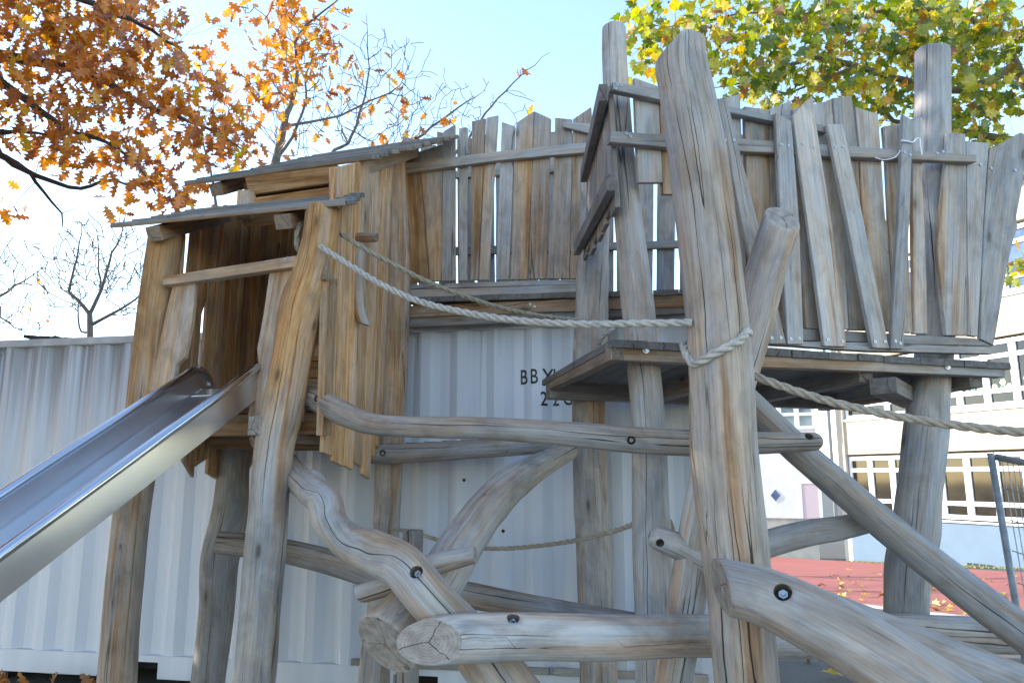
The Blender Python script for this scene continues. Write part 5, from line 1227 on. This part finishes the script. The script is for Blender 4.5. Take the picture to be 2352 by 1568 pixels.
# ---- two more bare trees hidden behind the playhouse and the walkway; their long shadows cross the playground
for k, (bx_, by_, hh_) in enumerate(((-3.2, 16.5, 8.0), (0.6, 20.0, 8.6))):
    t_ = Tree('bare_tree', (bx_, by_, gz(by_)), ('bare tree behind the playhouse hidden by its roofs', 'bare tree far behind the plank walkway')[k])
    z0 = gz(by_); t_.limb([(bx_, by_, z0 - .1, .16), (bx_ + .05, by_, z0 + 2, .13), (bx_, by_ + .1, z0 + 4, .11), (bx_ + .1, by_, z0 + hh_, .03)], BARK, name='trunk', sides=10)
    for q in range(9):
        a_ = q * 2.4; zz_ = z0 + 2.4 + q * .5; L_ = 2.6 - q * .14
        t_.limb([(bx_ + .03, by_ + .03, zz_, .06), (bx_ + math.cos(a_) * L_ * .5, by_ + math.sin(a_) * L_ * .5, zz_ + .7, .04), (bx_ + math.cos(a_) * L_, by_ + math.sin(a_) * L_, zz_ + 1.3, .012)], BARK)
    t_.grow([(bx_ + random.gauss(0, 1.3), by_ + random.gauss(0, 1.3), z0 + random.uniform(2.5, hh_)) for _ in range(140)], bend=.25, rmin=.008); t_.twig_mesh(BARK)
# ---- the plane tree at the right
pt = Tree('plane_tree', (8.6, 11.0, gz(11)), 'leafy plane tree with yellow and green autumn leaves over the right of the fence')
pt.limb([(8.6, 11.0, gz(11) - .1, .30), (8.5, 10.9, 2, .26), (8.3, 10.7, 4.5, .22), (8.1, 10.4, 6.8, .17), (7.9, 10.2, 10, .06)], BARKP, name='trunk', sides=14)
pt.pxlimb([('w', 8.35, 10.75, 4.2, .13), (2420, 300, 10.0, .10), (2352, 187, 9.8, .085), (2332, 153, 9.7, .08), (2302, 80, 9.6, .06), (2262, 63, 9.5, .05), (2225, 33, 9.4, .035), (2170, -10, 9.4, .02)], BARKP)
pt.pxlimb([(2332, 152, 9.7, .065), (2268, 187, 9.6, .058), (2208, 207, 9.5, .052), (2160, 203, 9.4, .048), (2102, 193, 9.3, .044), (1968, 153, 9.2, .038), (1878, 133, 9.2, .030), (1768, 167, 9.1, .018), (1701, 190, 9.1, .011), (1640, 202, 9.1, .005)], BARKP)
pt.pxlimb([('w', 8.4, 10.8, 3.4, .12), (2420, 340, 10, .08), (2352, 326, 9.8, .065), (2298, 320, 9.7, .055), (2182, 297, 9.6, .045), (2052, 277, 9.5, .030), (2018, 230, 9.5, .018), (1985, 190, 9.4, .006)], BARKP)
pt.pxlimb([(2336, 235, 9.9, .05), (2252, 213, 9.9, .042), (2180, 180, 9.9, .034), (2100, 163, 9.9, .024), (2000, 100, 9.8, .010)], BARKP)
pt.pxlimb([(1962, 155, 9.2, .026), (1868, 193, 9.1, .018), (1801, 220, 9.1, .008)], BARKP)
pt.pxlimb([(2225, 33, 9.4, .03), (2080, 20, 9.3, .024), (1900, 40, 9.3, .018), (1740, 30, 9.2, .013), (1600, 50, 9.2, .009), (1500, 70, 9.2, .004)], BARKP)
cl = blobs([(1475, 75, 40, 85, 24, 8.4, 10), (1540, 60, 70, 70, 30, 8.4, 10), (1690, 80, 130, 100, 80, 8, 10.2), (1850, 90, 140, 110, 95, 8, 10.2), (2000, 80, 150, 100, 95, 8, 10.4), (2150, 90, 140, 120, 95, 8, 10.4), (2290, 110, 120, 130, 90, 8, 10.4), (1780, 205, 130, 45, 42, 8.2, 10), (1980, 235, 130, 50, 50, 8.2, 10.2), (2210, 265, 120, 50, 48, 8.4, 10.2), (2300, 330, 60, 25, 14, 8.6, 10), (2345, 605, 22, 40, 7, 9, 10)])
pt.grow(cl, maxr=.010); add_leaves(pt, HALF_PLANE, PLANELEAF, pt.ends, (2, 5), (.12, .185), .10, .35); pt.twig_mesh(BARKP)
n = 5000; P = []
while len(P) < n:
    v = rng.normal(size=3); v /= np.linalg.norm(v); v *= rng.random() ** (1 / 2.4); p = np.array([8.6, 10.6, 8.0]) + v * np.array([3.6, 3.4, 3.4]); x, y, d = PX(Vector(p))
    if -40 < x < 2400 and -60 < y < 1600: continue
    P.append(p)
leaves_mesh('foliage', simple_template(), np.array(P), orient(n, .3), rng.uniform(.16, .22, n), PLANELEAF, pt.o)
# seed balls of the plane tree
bm = bmesh.new(); bmesh.ops.create_icosphere(bm, subdivisions=1, radius=.017); sb = bpy.data.meshes.new('seed_ball'); bm.to_mesh(sb); bm.free(); sb.materials.append(BARK)
for e, dr in pt.ends[::22]:
    o = bpy.data.objects.new('seed_ball', sb); COL.objects.link(o); o.parent = pt.o; o.location = Vector(e) + Vector((0, 0, -.05)) - abs_loc(pt.o)

# ================================================================== FALLEN LEAVES, GRASS EDGE
FL = {}
for key, st in (('yellow', [(0, (.60, .42, .08)), (1, (.68, .50, .16))]), ('brown', [(0, (.24, .11, .04)), (1, (.38, .19, .07))])): FL[key] = leaf_material('fallen_' + key + '_leaf', st, .25)
FT = {}
for key in FL:
    FT[key] = []
    for _ in range(4):
        Vt, Ft = leaf_template(HALF_PLANE, random.uniform(.3, .8), random.uniform(-.2, .5)); me = bpy.data.meshes.new('fallen_leaf'); me.from_pydata(Vt.tolist(), [], Ft.tolist()); me.materials.append(FL[key]); set_attr(me, 'lc', 'FLOAT', np.zeros(len(Vt)), 'POINT'); FT[key].append(me)
def drop(x, y, key, label, size, group):
    p = G(x, y); o = bpy.data.objects.new('fallen_leaf', random.choice(FT[key])); COL.objects.link(o); o.location = p + Vector((0, 0, .035)); o.rotation_euler = (random.uniform(-.5, .5), random.uniform(-.5, .5), random.uniform(0, 6.28)); o.scale = (size,) * 3
    tag(o, label, 'leaf', group)
red0 = lambda x: 1366 + (x - 1770) * .118
for i in range(170):
    x = random.uniform(1775, 2345); lo = 1275 + (x - 1770) * .065; hi = red0(x) - 4; y = lo + (hi - lo) * random.random() ** .7
    k = 'yellow' if random.random() < .55 else 'brown'
    drop(x, y, k, 'yellow fallen leaf lying on the red playground surface' if k == 'yellow' else 'curled brown fallen leaf lying on the red playground surface', random.uniform(.08, .17), k + ' leaves scattered on the red surface')
for x, y, k in ((1868, 1500, 'yellow'), (1920, 1560, 'yellow'), (1935, 1562, 'yellow'), (1800, 1508, 'brown'), (1975, 1395, 'yellow'), (2120, 1428, 'brown'), (2060, 1414, 'brown'), (1905, 1392, 'yellow'), (1850, 1525, 'brown')):
    drop(x, y, k, k + ' fallen leaf on the dark asphalt beside the logs', .13, k + ' leaves on the asphalt')
# leaves drifted against the container foot
pz = []
for x0, x1, yy, k in ((0, 240, 1555, 26), (300, 370, 1556, 22), (60, 200, 1563, 16)):
    for _ in range(k): p = G(random.uniform(x0, x1), yy + random.uniform(0, 22)); pz.append((p.x, min(p.y, 5.9) - random.uniform(0, .5), .03 + random.random() * .1))
pz = np.array(pz); leaves_mesh('leaf_litter', leaf_template(HALF_OAK, .4, .3), pz, orient(len(pz), 0), rng.uniform(.10, .15, len(pz)), FL['brown'], None)
# strip of rough grass along the school wall
gb = []
for i in range(5200):
    t = random.random(); y_ = 1.0
    if i % 2: p = A0 + AU * (random.uniform(0, LA)) + AN * random.uniform(.05, .7)
    else: p = B0 + BU * random.uniform(0, 10) + BN * random.uniform(.1, .6)
    gb.append((p.x, p.y, gz(p.y) + .02))
gb = np.array(gb); n = len(gb); V = np.zeros((n, 3, 3)); w = rng.uniform(.012, .03, n); a = rng.random(n) * 6.28; h_ = rng.uniform(.02, .07, n)
V[:, 0] = gb + np.stack([np.cos(a) * w, np.sin(a) * w, 0 * a], 1); V[:, 1] = gb - np.stack([np.cos(a) * w, np.sin(a) * w, 0 * a], 1); V[:, 2] = gb + np.stack([rng.normal(size=n) * .03, rng.normal(size=n) * .03, h_], 1)
me = bpy.data.meshes.new('grass_strip'); me.from_pydata(V.reshape(-1, 3).tolist(), [], np.arange(n * 3).reshape(-1, 3).tolist()); o = put('grass_strip', me, GRASSM, (0, 0, 0)); o['kind'] = 'stuff'
